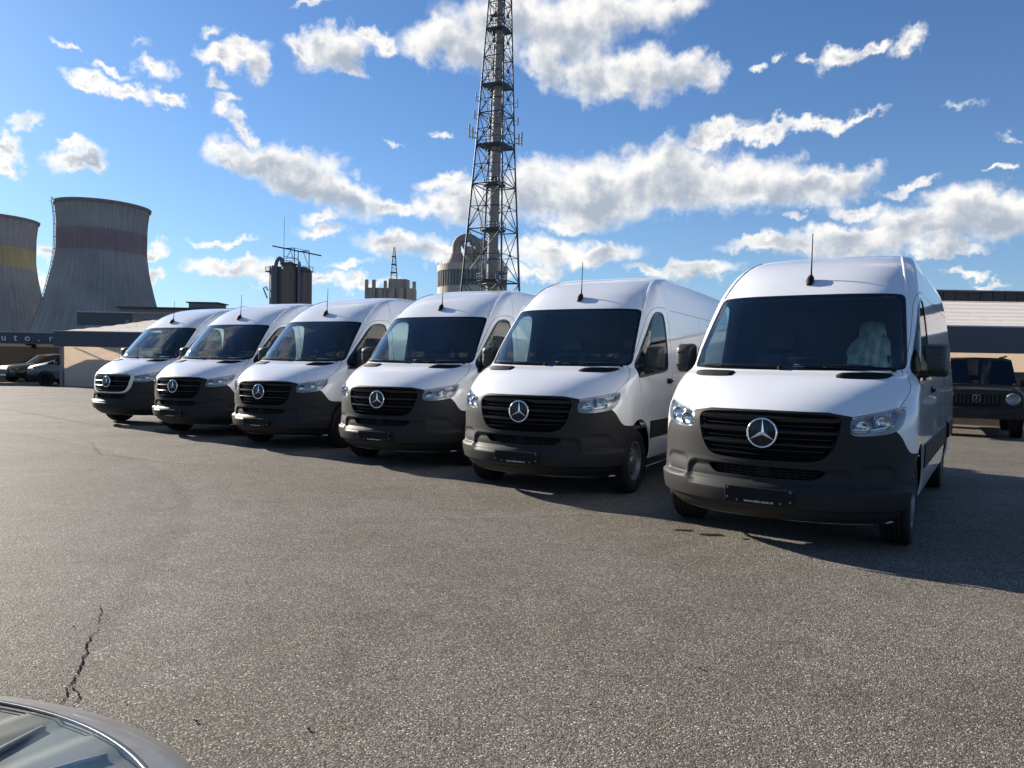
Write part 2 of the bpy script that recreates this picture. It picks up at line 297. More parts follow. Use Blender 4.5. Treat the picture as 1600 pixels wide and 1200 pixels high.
def tower_mat(name, base, band, z0, z1, fade):
    m, g, b = new_mat(name)
    pos = g.n('ShaderNodeTexCoord').outputs['Object']; x, y, z = g.sep(pos)
    ang = g.m('ARCTAN2', y, x)
    st = g.noise(g.xyz(g.m('MULTIPLY', ang, 30.0), g.m('MULTIPLY', z, 0.06), 0.0), 1.0, 6, 0.65)
    big = g.noise(pos, 0.09, 5, 0.6)
    k = g.m('ADD', g.m('MULTIPLY_ADD', g.m('SUBTRACT', st, 0.5), 0.85, 0.75), g.m('MULTIPLY', g.m('SUBTRACT', big, 0.5), 0.8))
    lift = g.m('FRACT', g.m('MULTIPLY', z, 0.8))
    k = g.m('MULTIPLY', k, g.m('MULTIPLY_ADD', g.smooth(lift, 0.0, 0.12), 0.10, 0.90))
    jag = g.m('MULTIPLY', g.m('SUBTRACT', st, 0.5), 0.5)
    zz = g.m('ADD', z, jag)
    inb = g.m('MULTIPLY', g.smooth(zz, z0-0.15, z0+0.15), g.m('SUBTRACT', 1.0, g.smooth(zz, z1-0.15, z1+0.15)))
    c = g.mix(g.m('MULTIPLY', inb, fade), base, band)
    g.l(g.v('SCALE', c, k), b.inputs['Base Color']); b.inputs['Roughness'].default_value = 0.95
tower_mat('tower_red', (0.37, 0.355, 0.34), (0.30, 0.19, 0.195), 29.2, 34.8, 0.7)
tower_mat('tower_yellow', (0.39, 0.37, 0.355), (0.58, 0.46, 0.22), 27.4, 33.2, 0.85)

# ------------------------------------------------------------------ geometry helpers
class MB:
    def __init__(s): s.v = []; s.f = []
    def add(s, vs, fs):
        o = len(s.v); s.v += [tuple(map(float, p)) for p in vs]; s.f += [tuple(i+o for i in f) for f in fs]; return s
    def box(s, c, h, rot=None):
        pts = [Vector((sx*h[0], sy*h[1], sz*h[2])) for sx in (-1, 1) for sy in (-1, 1) for sz in (-1, 1)]
        if rot is not None: pts = [rot @ p for p in pts]
        pts = [p + Vector(c) for p in pts]
        return s.add(pts, [(0,1,3,2),(4,6,7,5),(0,4,5,1),(2,3,7,6),(0,2,6,4),(1,5,7,3)])
    def rbox(s, c, h, r, rot=None, seg=3):
        """box with rounded edges"""
        bm = bmesh.new(); bmesh.ops.create_cube(bm, size=2)
        for v in bm.verts: v.co = Vector((v.co.x*h[0], v.co.y*h[1], v.co.z*h[2]))
        bmesh.ops.bevel(bm, geom=list(bm.edges), offset=r, segments=seg, affect='EDGES', profile=0.5)
        bm.verts.index_update()
        pts = [(rot @ v.co if rot is not None else v.co) + Vector(c) for v in bm.verts]
        fs = [[v.index for v in f.verts] for f in bm.faces]; bm.free()
        return s.add(pts, fs)
    def tube(s, path, r, seg=8, cap=True, closed=False):
        path = [Vector(p) for p in path]; n = len(path); rings = []
        rr = r if isinstance(r, (list, tuple)) else [r]*n
        up = Vector((0, 0, 1)); prev = None
        for i, p in enumerate(path):
            if closed: d = path[(i+1) % n] - path[i-1]
            else: d = path[min(i+1, n-1)] - path[max(i-1, 0)]
            d.normalize()
            if prev is None:
                a = d.cross(up if abs(d.z) < 0.95 else Vector((1, 0, 0))).normalized()
            else:
                a = (prev - d*prev.dot(d)).normalized()
            prev = a; b = d.cross(a)
            rings.append([p + (a*math.cos(t) + b*math.sin(t))*rr[i] for t in [2*math.pi*k/seg for k in range(seg)]])
        vs = [q for rg in rings for q in rg]; fs = []
        for i in range(n if closed else n-1):
            j = (i+1) % n
            for k in range(seg):
                k2 = (k+1) % seg; fs.append((i*seg+k, i*seg+k2, j*seg+k2, j*seg+k))
        if cap and not closed:
            fs.append(tuple(reversed(range(seg)))); fs.append(tuple((n-1)*seg+k for k in range(seg)))
        return s.add(vs, fs)
    def lathe(s, prof, seg=32, axis='Z', c=(0, 0, 0), closed=False, a0=0.0, a1=2*math.pi):
        full = abs(a1-a0-2*math.pi) < 1e-6; cols = seg if full else seg+1
        vs = []
        for (r, h) in prof:
            for k in range(cols):
                t = a0 + (a1-a0)*k/seg; x, y = r*math.cos(t), r*math.sin(t)
                p = (x, y, h) if axis == 'Z' else ((x, h, y) if axis == 'Y' else (h, x, y))
                vs.append((p[0]+c[0], p[1]+c[1], p[2]+c[2]))
        fs = []; n = len(prof)
        for i in range(n if closed else n-1):
            j = (i+1) % n
            for k in range(seg):
                k2 = (k+1) % cols if full else k+1
                fs.append((i*cols+k, i*cols+k2, j*cols+k2, j*cols+k))
        return s.add(vs, fs)
    def quad(s, a, b, c, d): return s.add([a, b, c, d], [(0, 1, 2, 3)])
    def prism(s, poly, d):
        """poly: list of 3D points (planar), d: thickness vector"""
        n = len(poly); poly = [Vector(p) for p in poly]; d = Vector(d)
        return s.add(poly + [p + d for p in poly], [tuple(range(n)), tuple(reversed(range(n, 2*n)))] + [(i, i+n, (i+1) % n + n, (i+1) % n) for i in range(n)])
    def build(s, name, mat, parent=None, smooth=False, angle=None, fix=True):
        me = bpy.data.meshes.new(name); me.from_pydata(s.v, [], s.f)
        if fix:
            bm = bmesh.new(); bm.from_mesh(me); bmesh.ops.recalc_face_normals(bm, faces=bm.faces); bm.to_mesh(me); bm.free()
        me.materials.append(MATS[mat])
        if smooth:
            me.polygons.foreach_set('use_smooth', [True]*len(me.polygons))
            if angle: me.set_sharp_from_angle(angle=R(angle))
        o = bpy.data.objects.new(name, me); col.objects.link(o)
        if parent is not None: o.parent = parent
        return o
def empty(name, loc=(0, 0, 0), rz=0.0, label=None, cat=None, group=None):
    o = bpy.data.objects.new(name, None); col.objects.link(o); o.location = loc; o.rotation_euler = (0, 0, rz); o.empty_display_size = 0.2
    if label: tag(o, label, cat, group)
    return o
def tag(o, label=None, cat=None, group=None, kind=None):
    if label: o['label'] = label
    if cat: o['category'] = cat
    if group: o['group'] = group
    if kind: o['kind'] = kind
    return o
def copy_tree(o, parent=None):
    c = o.copy(); col.objects.link(c); c.parent = parent
    for ch in list(o.children): copy_tree(ch, c)
    return c
def text_mesh(txt, size, extrude=0.001):
    cu = bpy.data.curves.new('letters', 'FONT'); cu.body = txt; cu.size = size; cu.extrude = extrude; cu.align_x = 'CENTER'; cu.align_y = 'CENTER'
    ob = bpy.data.objects.new('letters', cu); col.objects.link(ob)
    dg = bpy.context.evaluated_depsgraph_get(); me = bpy.data.meshes.new_from_object(ob.evaluated_get(dg))
    bpy.data.objects.remove(ob); bpy.data.curves.remove(cu)
    return me
def text_obj(name, txt, size, mat, parent, M, extrude=0.001):
    me = text_mesh(txt, size, extrude); me.materials.clear(); me.materials.append(MATS[mat])
    o = bpy.data.objects.new(name, me); col.objects.link(o); o.parent = parent; o.matrix_local = M
    return o
_unit = {}
def bar(name, a, b, r, mat, parent, seg=6):
    """a straight round bar from a to b; all bars of one material share a mesh"""
    key = (mat, seg)
    if key not in _unit:
        m = MB().lathe([(1, 0), (1, 1)], seg); m.f += [tuple(reversed(range(seg))), tuple(range(seg, 2*seg))]
        t = m.build('bar_mesh', mat, None, True, 40); _unit[key] = t.data; bpy.data.objects.remove(t)
    o = bpy.data.objects.new(name, _unit[key]); col.objects.link(o); o.parent = parent
    a = Vector(a); b = Vector(b); d = b - a
    o.matrix_local = Matrix.Translation(a) @ d.to_track_quat('Z', 'Y').to_matrix().to_4x4() @ Matrix.Diagonal((r, r, d.length, 1))
    return o

# ------------------------------------------------------------------ the van body as stacked level outlines
# X forward (0 = bumper), Y to the van's left, Z up.  z, front x, corner depth, half width, squareness
LV = np.array([
(.22,-.20,.62,.90,2.2),(.30,-.07,.68,.955,2.1),(.38,-.02,.71,.985,2.05),(.48,.0,.72,1.0,2.0),(.56,.0,.72,1.005,2.0),
(.70,-.02,.72,1.01,2.0),(.85,-.02,.72,1.012,2.0),(.98,-.03,.72,1.012,2.0),(1.06,-.065,.71,1.012,2.05),(1.12,-.13,.69,1.01,2.1),
(1.20,-.25,.63,1.005,2.25),(1.28,-.40,.57,1.0,2.5),(1.35,-.575,.51,.993,2.75),(1.40,-.74,.47,.988,3.0),
(1.60,-.925,.45,.968,3.0),(1.80,-1.11,.43,.945,3.0),(2.00,-1.31,.40,.918,3.0),(2.10,-1.42,.38,.902,3.0),(2.20,-1.56,.36,.885,3.0),
(2.30,-1.71,.34,.862,3.0),(2.40,-1.90,.32,.835,3.0),(2.48,-2.10,.30,.80,3.0),(2.54,-2.32,.28,.765,3.0),(2.58,-2.52,.27,.725,3.0),
(2.61,-2.75,.26,.66,3.0),(2.625,-2.95,.25,.57,3.0),(2.633,-3.15,.2,.25,3.0)])
def pchip(x, y):
    h = np.diff(x); d = np.diff(y)/h; m = np.zeros_like(y)
    for i in range(1, len(x)-1):
        if d[i-1]*d[i] > 0:
            w1 = 2*h[i]+h[i-1]; w2 = h[i]+2*h[i-1]; m[i] = (w1+w2)/(w1/d[i-1]+w2/d[i])
    m[0] = d[0]; m[-1] = d[-1]
    def f(q):
        q = np.clip(q, x[0], x[-1]); i = np.clip(np.searchsorted(x, q)-1, 0, len(x)-2); t = (q-x[i])/h[i]
        return (1+2*t)*(1-t)**2*y[i]+t*(1-t)**2*h[i]*m[i]+t*t*(3-2*t)*y[i+1]+t*t*(t-1)*h[i]*m[i+1]
    return f
fx, fD, fw, fn = [pchip(LV[:, 0], LV[:, k]) for k in (1, 2, 3, 4)]
_z = np.concatenate([np.linspace(.22, 2.55, 1200), np.linspace(2.551, 2.633, 300)])
_t = np.concatenate([[0], np.cumsum(np.hypot(np.diff(_z), np.diff(fx(_z))))])
z_of_t = lambda t: np.interp(t, _t, _z)
t_of_z = lambda z: np.interp(z, _z, _t)
PF = 1.25; REAR = -5.93; AXF, AXR, WZ = -0.97, -4.635, 0.355
def sstep(v, a, b):
    k = np.clip((v-a)/(b-a), 0, 1); return k*k*(3-2*k)
def bumper_shape(y, z):
    y = np.abs(y)
    lip = 0.030*sstep(z, .335, .362)*(1-sstep(z, .505, .53))
    def rr(cx, cz, hx, hz, r):
        qx = np.abs(y-cx)-hx+r; qz = np.abs(z-cz)-hz+r
        return np.hypot(np.maximum(qx, 0), np.maximum(qz, 0))+np.minimum(np.maximum(qx, qz), 0)-r
    brow = -0.013*(1-sstep(rr(.775, .60, .135, .09, .075), -.022, .004))*sstep(y, .60, .74)
    inner = -0.026*(1-sstep(rr(.0, .56, .655, .097, .097), -.030, .006))
    step = -0.010*(1-sstep(z, .50, .53))*0
    return lip + np.minimum(brow, inner) + step
def surf(p, t, bump=None):
    """surface point for wrap coordinate p (0 = front centre, >PF = flank) and height coordinate t"""
    z = z_of_t(t); w = fw(z); D = fD(z); n = fn(z); xs = fx(z)-D
    u = np.clip(p/PF, 0, 1); s = 1-(1-u)**2
    xf = xs+D*np.sqrt(np.clip(1-s**n, 0, 1))
    x = np.where(p < PF, xf, xs-(p-PF)); y = w*s
    return np.stack([x, y, z], -1)
def normal(p, t):
    e = 0.004
    p1 = np.maximum(p-e, 0); du = surf(p+e, t)-surf(p1, t)
    near0 = p < e
    du[near0] = (0, 1, 0)
    dv = surf(p, np.minimum(t+e, _t[-1]))-surf(p, np.maximum(t-e, 0))
    n = np.cross(du, dv); n /= np.linalg.norm(n, axis=-1, keepdims=True)+1e-12
    n[near0, 1] = 0; n /= np.linalg.norm(n, axis=-1, keepdims=True)+1e-12
    return n
def surf_b(p, t):
    """surface with the moulded shape of the bumper"""
    P = surf(p, t); return P + normal(p, t)*bumper_shape(P[..., 1], P[..., 2])[..., None]
def normal_b(p, t):
    e = 0.006
    p1 = np.maximum(p-e, 0); du = surf_b(p+e, t)-surf_b(p1, t); near0 = p < e; du[near0] = (0, 1, 0)
    dv = surf_b(p, t+e)-surf_b(p, np.maximum(t-e, 0))
    n = np.cross(du, dv); n /= np.linalg.norm(n, axis=-1, keepdims=True)+1e-12
    return n
def F(y, z):                                  # a point of the front, seen from ahead -> (p, t)
    s = np.clip(abs(y)/fw(z), 0, 0.99999); u = 1-math.sqrt(1-s)
    return (math.copysign(u*PF, y), float(t_of_z(z)))
def S(x, z):                                  # a point of the flank, seen from the side -> (p, t)
    xs = float(fx(z)-fD(z))
    if x <= xs: return (PF+xs-x, float(t_of_z(z)))
    k = min(1, (x-xs)/float(fD(z))); s = (1-k*k)**(1/float(fn(z)))
    return ((1-math.sqrt(1-s))*PF, float(t_of_z(z)))
def chaikin(P, it=2, closed=True):
    for _ in range(it):
        Q = []
        n = len(P)
        rngi = range(n) if closed else range(n-1)
        if not closed: Q.append(P[0])
        for i in rngi:
            a, b = P[i], P[(i+1) % n]
            Q += [(a[0]*.75+b[0]*.25, a[1]*.75+b[1]*.25), (a[0]*.25+b[0]*.75, a[1]*.25+b[1]*.75)]
        if not closed: Q.append(P[-1])
        P = Q
    return P
def dense(P, step, closed=True):
    out = []; n = len(P)
    for i in range(n if closed else n-1):
        a, b = P[i], P[(i+1) % n]; k = max(1, int(math.hypot(b[0]-a[0], b[1]-a[1])/step))
        out += [(a[0]+(b[0]-a[0])*j/k, a[1]+(b[1]-a[1])*j/k) for j in range(k)]
    if not closed: out.append(P[-1])
    return out
def fpoly(P, it=2, step=.03): return [F(*q) for q in dense(chaikin(P, it), step)]
def spoly(P, it=2, step=.04): return [S(*q) for q in dense(chaikin(P, it), step)]
def strip(P, w):
    """a polyline in (p, t) widened into a narrow closed outline"""
    P = [Vector(q) for q in P]; L = []; Rr = []
    for i, q in enumerate(P):
        d = (P[min(i+1, len(P)-1)]-P[max(i-1, 0)]).normalized(); nn = Vector((-d.y, d.x))*w/2
        L.append(tuple(q+nn)); Rr.append(tuple(q-nn))
    return L+Rr[::-1]
def inside(poly, pts):
    x, y = pts[:, 0], pts[:, 1]; c = np.zeros(len(pts), bool); n = len(poly)
    for i in range(n):
        x1, y1 = poly[i]; x2, y2 = poly[i-1]
        if y1 == y2: continue
        m = ((y1 > y) != (y2 > y)) & (x < (x2-x1)*(y-y1)/(y2-y1)+x1); c ^= m
    return c

GRILLE = [(-.5,1.072),(.42,1.066),(.525,1.05),(.545,1.01),(.535,.95),(.505,.83),(.46,.755),(.40,.715),(.29,.70),(-.5,.70)]
HEADL = [(.605,1.047),(.766,1.083),(.90,1.122),(.934,1.125),(.943,1.056),(.922,.985),(.885,.944),(.776,.919),(.671,.912),(.605,.922),(.598,.99)]
VENT = [(.405,1.342),(.425,1.388),(.60,1.391),(.785,1.391),(.82,1.378),(.775,1.341),(.60,1.339)]
INTAKE = [(-.5,.655),(.40,.652),(.46,.64),(.44,.61),(.385,.572),(.33,.566),(-.5,.566)]
WINDOW = [(-.955,1.318),(-1.20,1.57),(-1.45,1.80),(-1.66,1.985),(-1.80,2.055),(-2.07,2.065),(-2.14,2.0),(-2.12,1.43),(-2.03,1.375),(-1.5,1.345),(-1.05,1.305)]
WINSEAL = [(-.915,1.295),(-1.18,1.585),(-1.43,1.82),(-1.645,2.01),(-1.79,2.08),(-2.08,2.09),(-2.165,2.01),(-2.145,1.42),(-2.04,1.35),(-1.5,1.32),(-1.02,1.278)]
def arc(cx, cz, r, a0=0, a1=360, n=60): return [(cx+r*math.cos(R(a0+(a1-a0)*k/n)), cz+r*math.sin(R(a0+(a1-a0)*k/n))) for k in range(n)]
POLY = {}
POLY['arch_f'] = [S(max(x, -9), max(z, .2201)) for x, z in dense([(AXF+.44, .10)]+arc(AXF, .385, .44, 0, 180, 40)+[(AXF-.44, .385), (AXF-.44, .10)], .03)]
POLY['arch_r'] = [S(x, max(z, .2201)) for x, z in dense([(AXR+.44, .10)]+arc(AXR, .385, .44, 0, 180, 40)+[(AXR-.44, .385), (AXR-.44, .10)], .03)]
POLY['sill_cut'] = [S(x, z) for x, z in dense([(-1.3, .2201), (-1.3, .345), (-6.1, .345), (-6.1, .2201)], .1)]
POLY['ws_glass'] = fpoly([(-.5,1.425),(.5,1.43),(.82,1.437),(.868,1.455),(.855,1.6),(.80,2.0),(.785,2.055),(.72,2.073),(.4,2.078),(-.5,2.08)], 2)
POLY['ws_seal'] = fpoly([(-.5,1.398),(.5,1.402),(.84,1.412),(.893,1.435),(.878,1.6),(.825,2.01),(.808,2.085),(.74,2.097),(.4,2.10),(-.5,2.102)], 2)
POLY['win_glass'] = spoly(WINDOW, 2)
POLY['win_seal'] = spoly(WINSEAL, 2)
POLY['headlight'] = fpoly(HEADL, 2, .02)
POLY['grille'] = fpoly(GRILLE, 2, .02)
POLY['intake'] = fpoly(INTAKE, 1, .02)
POLY['vent'] = fpoly(VENT, 2, .02)
POLY['surround'] = fpoly([(-.5,1.082),(.45,1.078),(.60,1.052),(.612,1.04),(.602,.93),(.56,.80),(.51,.735),(.44,.692),(.30,.676),(-.5,.676)], 1, .02)
POLY['bumper'] = [F(-.04,.2201)]+[F(*q) for q in dense([(-.04,1.082),(.45,1.078),(.60,1.05),(.70,1.0),(.86,.962)], .02, False)]+\
    [S(*q) for q in dense(chaikin([(-.395,.957),(-.44,.915),(-.485,.84),(-.525,.795),(-.578,.775),(-.80,.768)], 1, False), .02, False)]+[S(-.80,.2201)]
POLY['rub'] = [S(*q) for q in dense([(-1.36,.585),(-1.36,.785),(REAR,.785),(REAR,.585)], .1)]
SEAM_D = strip([S(*q) for q in dense(chaikin([(-.93,1.39),(-1.16,1.60),(-1.40,1.845),(-1.60,2.04),(-1.78,2.13),(-2.22,2.155),(-2.30,2.10),(-2.30,1.6),(-2.285,1.2),(-2.27,.8),(-2.265,.36)], 2, False), .03, False)], .011)
SEAM_D2 = strip([S(*q) for q in dense(chaikin([(-.945,1.285),(-1.0,1.15),(-1.05,.95),(-1.09,.83)], 2, False), .03, False)], .010)
SEAM_H = strip([F(*q) for q in dense(chaikin([(.893,1.395),(.945,1.30),(.945,1.24),(.925,1.19),(.90,1.135)], 2, False), .02, False)], .010)
SEAM_B = strip([F(*q) for q in dense([(0,1.0865),(.45,1.083),(.60,1.057),(.612,1.053),(.766,1.089),(.90,1.128),(.938,1.131)], .02, False)], .008)
SEAM_S = strip([S(*q) for q in dense([(-2.42,2.135),(-5.8,2.135)], .08, False)], .010)
SEAM_P = strip([S(*q) for q in dense([(-3.86,.36),(-3.86,2.12)], .05, False)], .009)
SEAM_R = strip([S(*q) for q in dense([(-2.30,2.16),(-2.33,2.35),(-2.36,2.52),(-2.42,2.59)], .02, False)], .008)

def van_mesh_regions():
    pts = []; edges = []
    rows = []
    t = 0.0; T = _t[-1]
    while t < T:
        rows.append(t); z = z_of_t(t)
        t += .018 if z < 1.12 else (.03 if z < 2.2 else .035)
    rows.append(T)
    pend = lambda t: PF+float(fx(z_of_t(t))-fD(z_of_t(t)))-REAR
    endidx = []; ctridx = []
    for i, t in enumerate(rows):
        z = z_of_t(t); nf = 68 if z < 1.12 else 36
        ctridx.append(len(pts)); 
        for k in range(nf+1):
            pts.append((PF*k/nf, t))
        pe = pend(t); ns = 40
        for k in range(1, ns+1): pts.append((PF+(pe-PF)*(k/ns)**1.15, t))
        endidx.append(len(pts)-1)
    for L in (endidx, ctridx):
        edges += list(zip(L[:-1], L[1:]))
    polys = dict(POLY); polys.update(sd=SEAM_D, sd2=SEAM_D2, sh=SEAM_H, ss=SEAM_S, sp=SEAM_P, sr=SEAM_R, sb=SEAM_B)
    for k, P in polys.items():
        o = len(pts); n = len(P)
        pts += [(a, min(max(b, 0.0), T)) for a, b in P]
        edges += [(o+i, o+(i+1) % n) for i in range(n)]
    vs, es, fs, ov, oe, of = delaunay_2d_cdt([Vector(p) for p in pts], edges, [], 0, 1e-5)
    V = np.array([(v.x, v.y) for v in vs]); Fc = np.array([f for f in fs if len(f) == 3])
    C = V[Fc].mean(1)
    area = np.abs(np.cross(V[Fc[:, 1]]-V[Fc[:, 0]], V[Fc[:, 2]]-V[Fc[:, 0]]))
    pe = PF+fx(z_of_t(C[:, 1]))-fD(z_of_t(C[:, 1]))-REAR
    ok = (C[:, 0] > 0) & (C[:, 0] < pe) & (area > 1e-9)
    Fc = Fc[ok]; C = C[ok]
    reg = np.array(['body']*len(Fc), dtype=object); done = np.zeros(len(Fc), bool)
    order = [('arch_f', 'none'), ('arch_r', 'none'), ('sill_cut', 'none'), ('ws_glass', 'windshield'), ('ws_seal', 'ws_seal'), ('win_glass', 'side_window'), ('win_seal', 'win_seal'),
             ('headlight', 'headlight'), ('grille', 'grille'), ('surround', 'surround'), ('intake', 'intake'), ('vent', 'vent'), ('bumper', 'bumper'),
             ('rub', 'rub'), ('sd', 'seam'), ('sd2', 'seam'), ('sh', 'seam'), ('ss', 'seam'), ('sp', 'seam'), ('sr', 'seam'), ('sb', 'seam')]
    for k, r in order:
        m = inside(polys[k], C) & ~done; reg[m] = r; done |= m
    return V, Fc, reg
VV, VF, VREG = van_mesh_regions()

def region_part(name, mask, mat, parent, off=0.0, skirt=0.0, mirror='both', moulded=False, flip=False, rear=None):
    """make one part of the van from part of the wrapped surface; off = how far it stands proud, skirt = depth of its edges"""
    Ff = VF[mask]
    used, inv = np.unique(Ff, return_inverse=True); Ff = inv.reshape(-1, 3)
    p, t = np.maximum(VV[used, 0], 0), VV[used, 1]
    if moulded: P = surf_b(p, t); N = normal_b(p, t)
    else: P = surf(p, t); N = normal(p, t)
    P = P + N*off
    # orient
    a, b, c = P[Ff[:, 0]], P[Ff[:, 1]], P[Ff[:, 2]]
    fn_ = np.cross(b-a, c-a); bad = (fn_*N[Ff[:, 0]]).sum(1) < 0
    Ff[bad] = Ff[bad][:, ::-1]
    if flip: Ff = Ff[:, ::-1]; N = -N
    Vs, Ns, Fs = [P], [N], [Ff]
    if skirt:
        ed = {}
        for f in Ff:
            for i in range(3):
                e = (f[i], f[(i+1) % 3]); ed[e] = ed.get(e, 0)+1
        bd = [e for e in ed if (e[1], e[0]) not in ed]
        bd = [e for e in bd if not (p[e[0]] < 1e-4 and p[e[1]] < 1e-4)]
        sv, sn, sf = [], [], []
        base = len(P)
        for (i, j) in bd:
            d = P[j]-P[i]; nn = np.cross(d, N[i]); nn = nn/(np.linalg.norm(nn)+1e-12)
            o = base+len(sv)
            sv += [P[i], P[j], P[j]-N[j]*skirt, P[i]-N[i]*skirt]; sn += [nn]*4
            sf += [(o, o+2, o+1), (o, o+3, o+2)]
        if sv: Vs.append(np.array(sv)); Ns.append(np.array(sn)); Fs.append(np.array(sf))
    P = np.concatenate(Vs); N = np.concatenate(Ns); Ff = np.concatenate(Fs)
    sides = {'both': (1, -1), 'left': (1,), 'right': (-1,)}[mirror]
    av, an, af = [], [], []
    for s in sides:
        o = sum(len(q) for q in av); av.append(P*(1, s, 1)); an.append(N*(1, s, 1)); af.append((Ff if s == 1 else Ff[:, ::-1])+o)
    P = np.concatenate(av); N = np.concatenate(an); Ff = np.concatenate(af)
    if rear is not None:
        o = len(P); P = np.concatenate([P, rear[0]]); N = np.concatenate([N, np.tile((-1., 0, 0), (len(rear[0]), 1))]); Ff = np.concatenate([Ff, rear[1]+o])
    me = bpy.data.meshes.new(name); me.from_pydata(P.tolist(), [], Ff.tolist())
    me.polygons.foreach_set('use_smooth', [True]*len(me.polygons)); me.materials.append(MATS[mat])
    me.normals_split_custom_set_from_vertices(N.tolist())
    o = bpy.data.objects.new(name, me); col.objects.link(o); o.parent = parent
    return o
def sp(y, z, off=0.0, moulded=False):
    """point on the van's front at lateral y, height z, standing off the surface"""
    p, t = F(abs(y), z); p = np.array([p]); t = np.array([t])
    P = (surf_b if moulded else surf)(p, t)[0]; N = normal(p, t)[0]; P = P+N*off
    return Vector((P[0], P[1] if y >= 0 else -P[1], P[2]))
def spn(y, z):
    p, t = F(abs(y), z); N = normal(np.array([p]), np.array([t]))[0]
    return Vector((N[0], N[1] if y >= 0 else -N[1], N[2]))
def ss(x, z, off=0.0):
    p, t = S(x, z); p = np.array([p]); t = np.array([t]); P = surf(p, t)[0]+normal(p, t)[0]*off; return Vector(P)

def half_width(poly, z):
    """half width of an outline drawn in (y, z) at height z"""
    ys = []
    Q = chaikin(poly, 2)
    for i in range(len(Q)):
        (y1, z1), (y2, z2) = Q[i-1], Q[i]
        if (z1 > z) != (z2 > z): ys.append(y1+(y2-y1)*(z-z1)/(z2-z1))
    return max(ys) if ys else 0.0

# ------------------------------------------------------------------ ground
def make_ground():
    g = MB().add([(-900, -300, 0), (900, -300, 0), (900, 1500, 0), (-900, 1500, 0)], [(0, 1, 2, 3)]).build('ground', 'asphalt')
    tag(g, 'worn grey asphalt yard in front of the vans', kind='structure')
    def crack(path, w, name='crack', jag=.02, z=.004, mat='tar'):
        P = []
        for i in range(len(path)-1):
            a, b = Vector((*path[i], 0)), Vector((*path[i+1], 0)); k = max(2, int((b-a).length/.022))
            for j in range(k): P.append(a.lerp(b, j/k))
        P.append(Vector((*path[-1], 0))); m = MB(); n = len(P); off = 0
        for i, p in enumerate(P):
            d = (P[min(i+1, n-1)]-P[max(i-1, 0)]).normalized(); nn = Vector((-d.y, d.x, 0))
            off = off*.75+random.uniform(-jag, jag)*.7; ww = w*random.uniform(.35, 1.0)*math.sin(math.pi*min(1, max(.08, i/(n-1)))) ** .4
            m.v += [tuple(p+nn*(off+ww/2)+Vector((0, 0, z))), tuple(p+nn*(off-ww/2)+Vector((0, 0, z)))]
        m.f += [(2*i, 2*i+1, 2*i+3, 2*i+2) for i in range(n-1)]
        return m.build(name, mat, g)
    crack([(-1.79, 2.93), (-1.84, 3.12), (-1.90, 3.30), (-1.97, 3.50), (-2.06, 3.70), (-2.14, 3.90)], .011, jag=.012)
    crack([(-2.16, 3.96), (-2.31, 4.28)], .007, jag=.012)
    crack([(-1.74, 2.95), (-1.80, 3.10), (-1.87, 3.22)], .010)
    crack([(1.4, 7.2), (0.55, 7.05), (-0.4, 6.8), (-1.6, 6.75)], .006, jag=.010)
    crack([(-7.0, 12.6), (-6.0, 11.0), (-4.6, 10.2), (-3.2, 9.7)], .012, jag=.03)
    crack([(-14, 20.5), (-10.5, 17.4), (-8, 15.2)], .02, jag=.03)
    crack([(3.0, 9.0), (6.0, 9.4), (9.5, 9.2)], .010, jag=.03)
    for c, d in (((-9.3, 15.6), .35), ((-8.0, 14.9), .22), ((-10.2, 16.6), .2)):
        crack([(c[0]-d, c[1]+d*.2), (c[0]+d, c[1]-d*.2)], .05, 'faded_marking', .01, .005, 'faded_paint')
    def blot(x, y, r, mat, name, sx=1.0):
        m = MB(); n = 22; m.v.append((x, y, .005))
        for k in range(n):
            a = 2*math.pi*k/n; q = r*random.uniform(.6, 1.15); m.v.append((x+q*math.cos(a)*sx, y+q*math.sin(a), .005))
        m.f += [(0, 1+k, 1+(k+1) % n) for k in range(n)]
        return m.build(name, mat, g)
    for x, y, r, sx in ((1.72, 6.36, .05, 2.6), (1.50, 6.52, .03, 3.0), (1.95, 6.22, .02, 2.0)): blot(x, y, r, 'oil_stain', 'oil_spot', sx)
    # dry leaves and bits lying about
    for x, y in ((-.04, 4.38), (-1.9, 2.72), (-2.25, 3.9), (-.5, 3.35), (-1.2, 2.9), (.35, 3.1), (2.1, 4.0), (-1.55, 3.05), (.9, 3.5), (-2.8, 5.2), (1.5, 2.95), (-.75, 2.85), (-.28, 2.8)):
        s = random.uniform(.008, .018); a = random.uniform(0, 6.28)
        m = MB().add([(x+s*math.cos(a), y+s*math.sin(a), .006), (x-s*.5*math.sin(a), y+s*.5*math.cos(a), .012), (x-s*math.cos(a), y-s*math.sin(a), .006), (x+s*.5*math.sin(a), y-s*.5*math.cos(a), .007)], [(0, 1, 2, 3)])
        t = m.build('dry_leaf_bit', 'tar', g)
    return g
ground = make_ground()

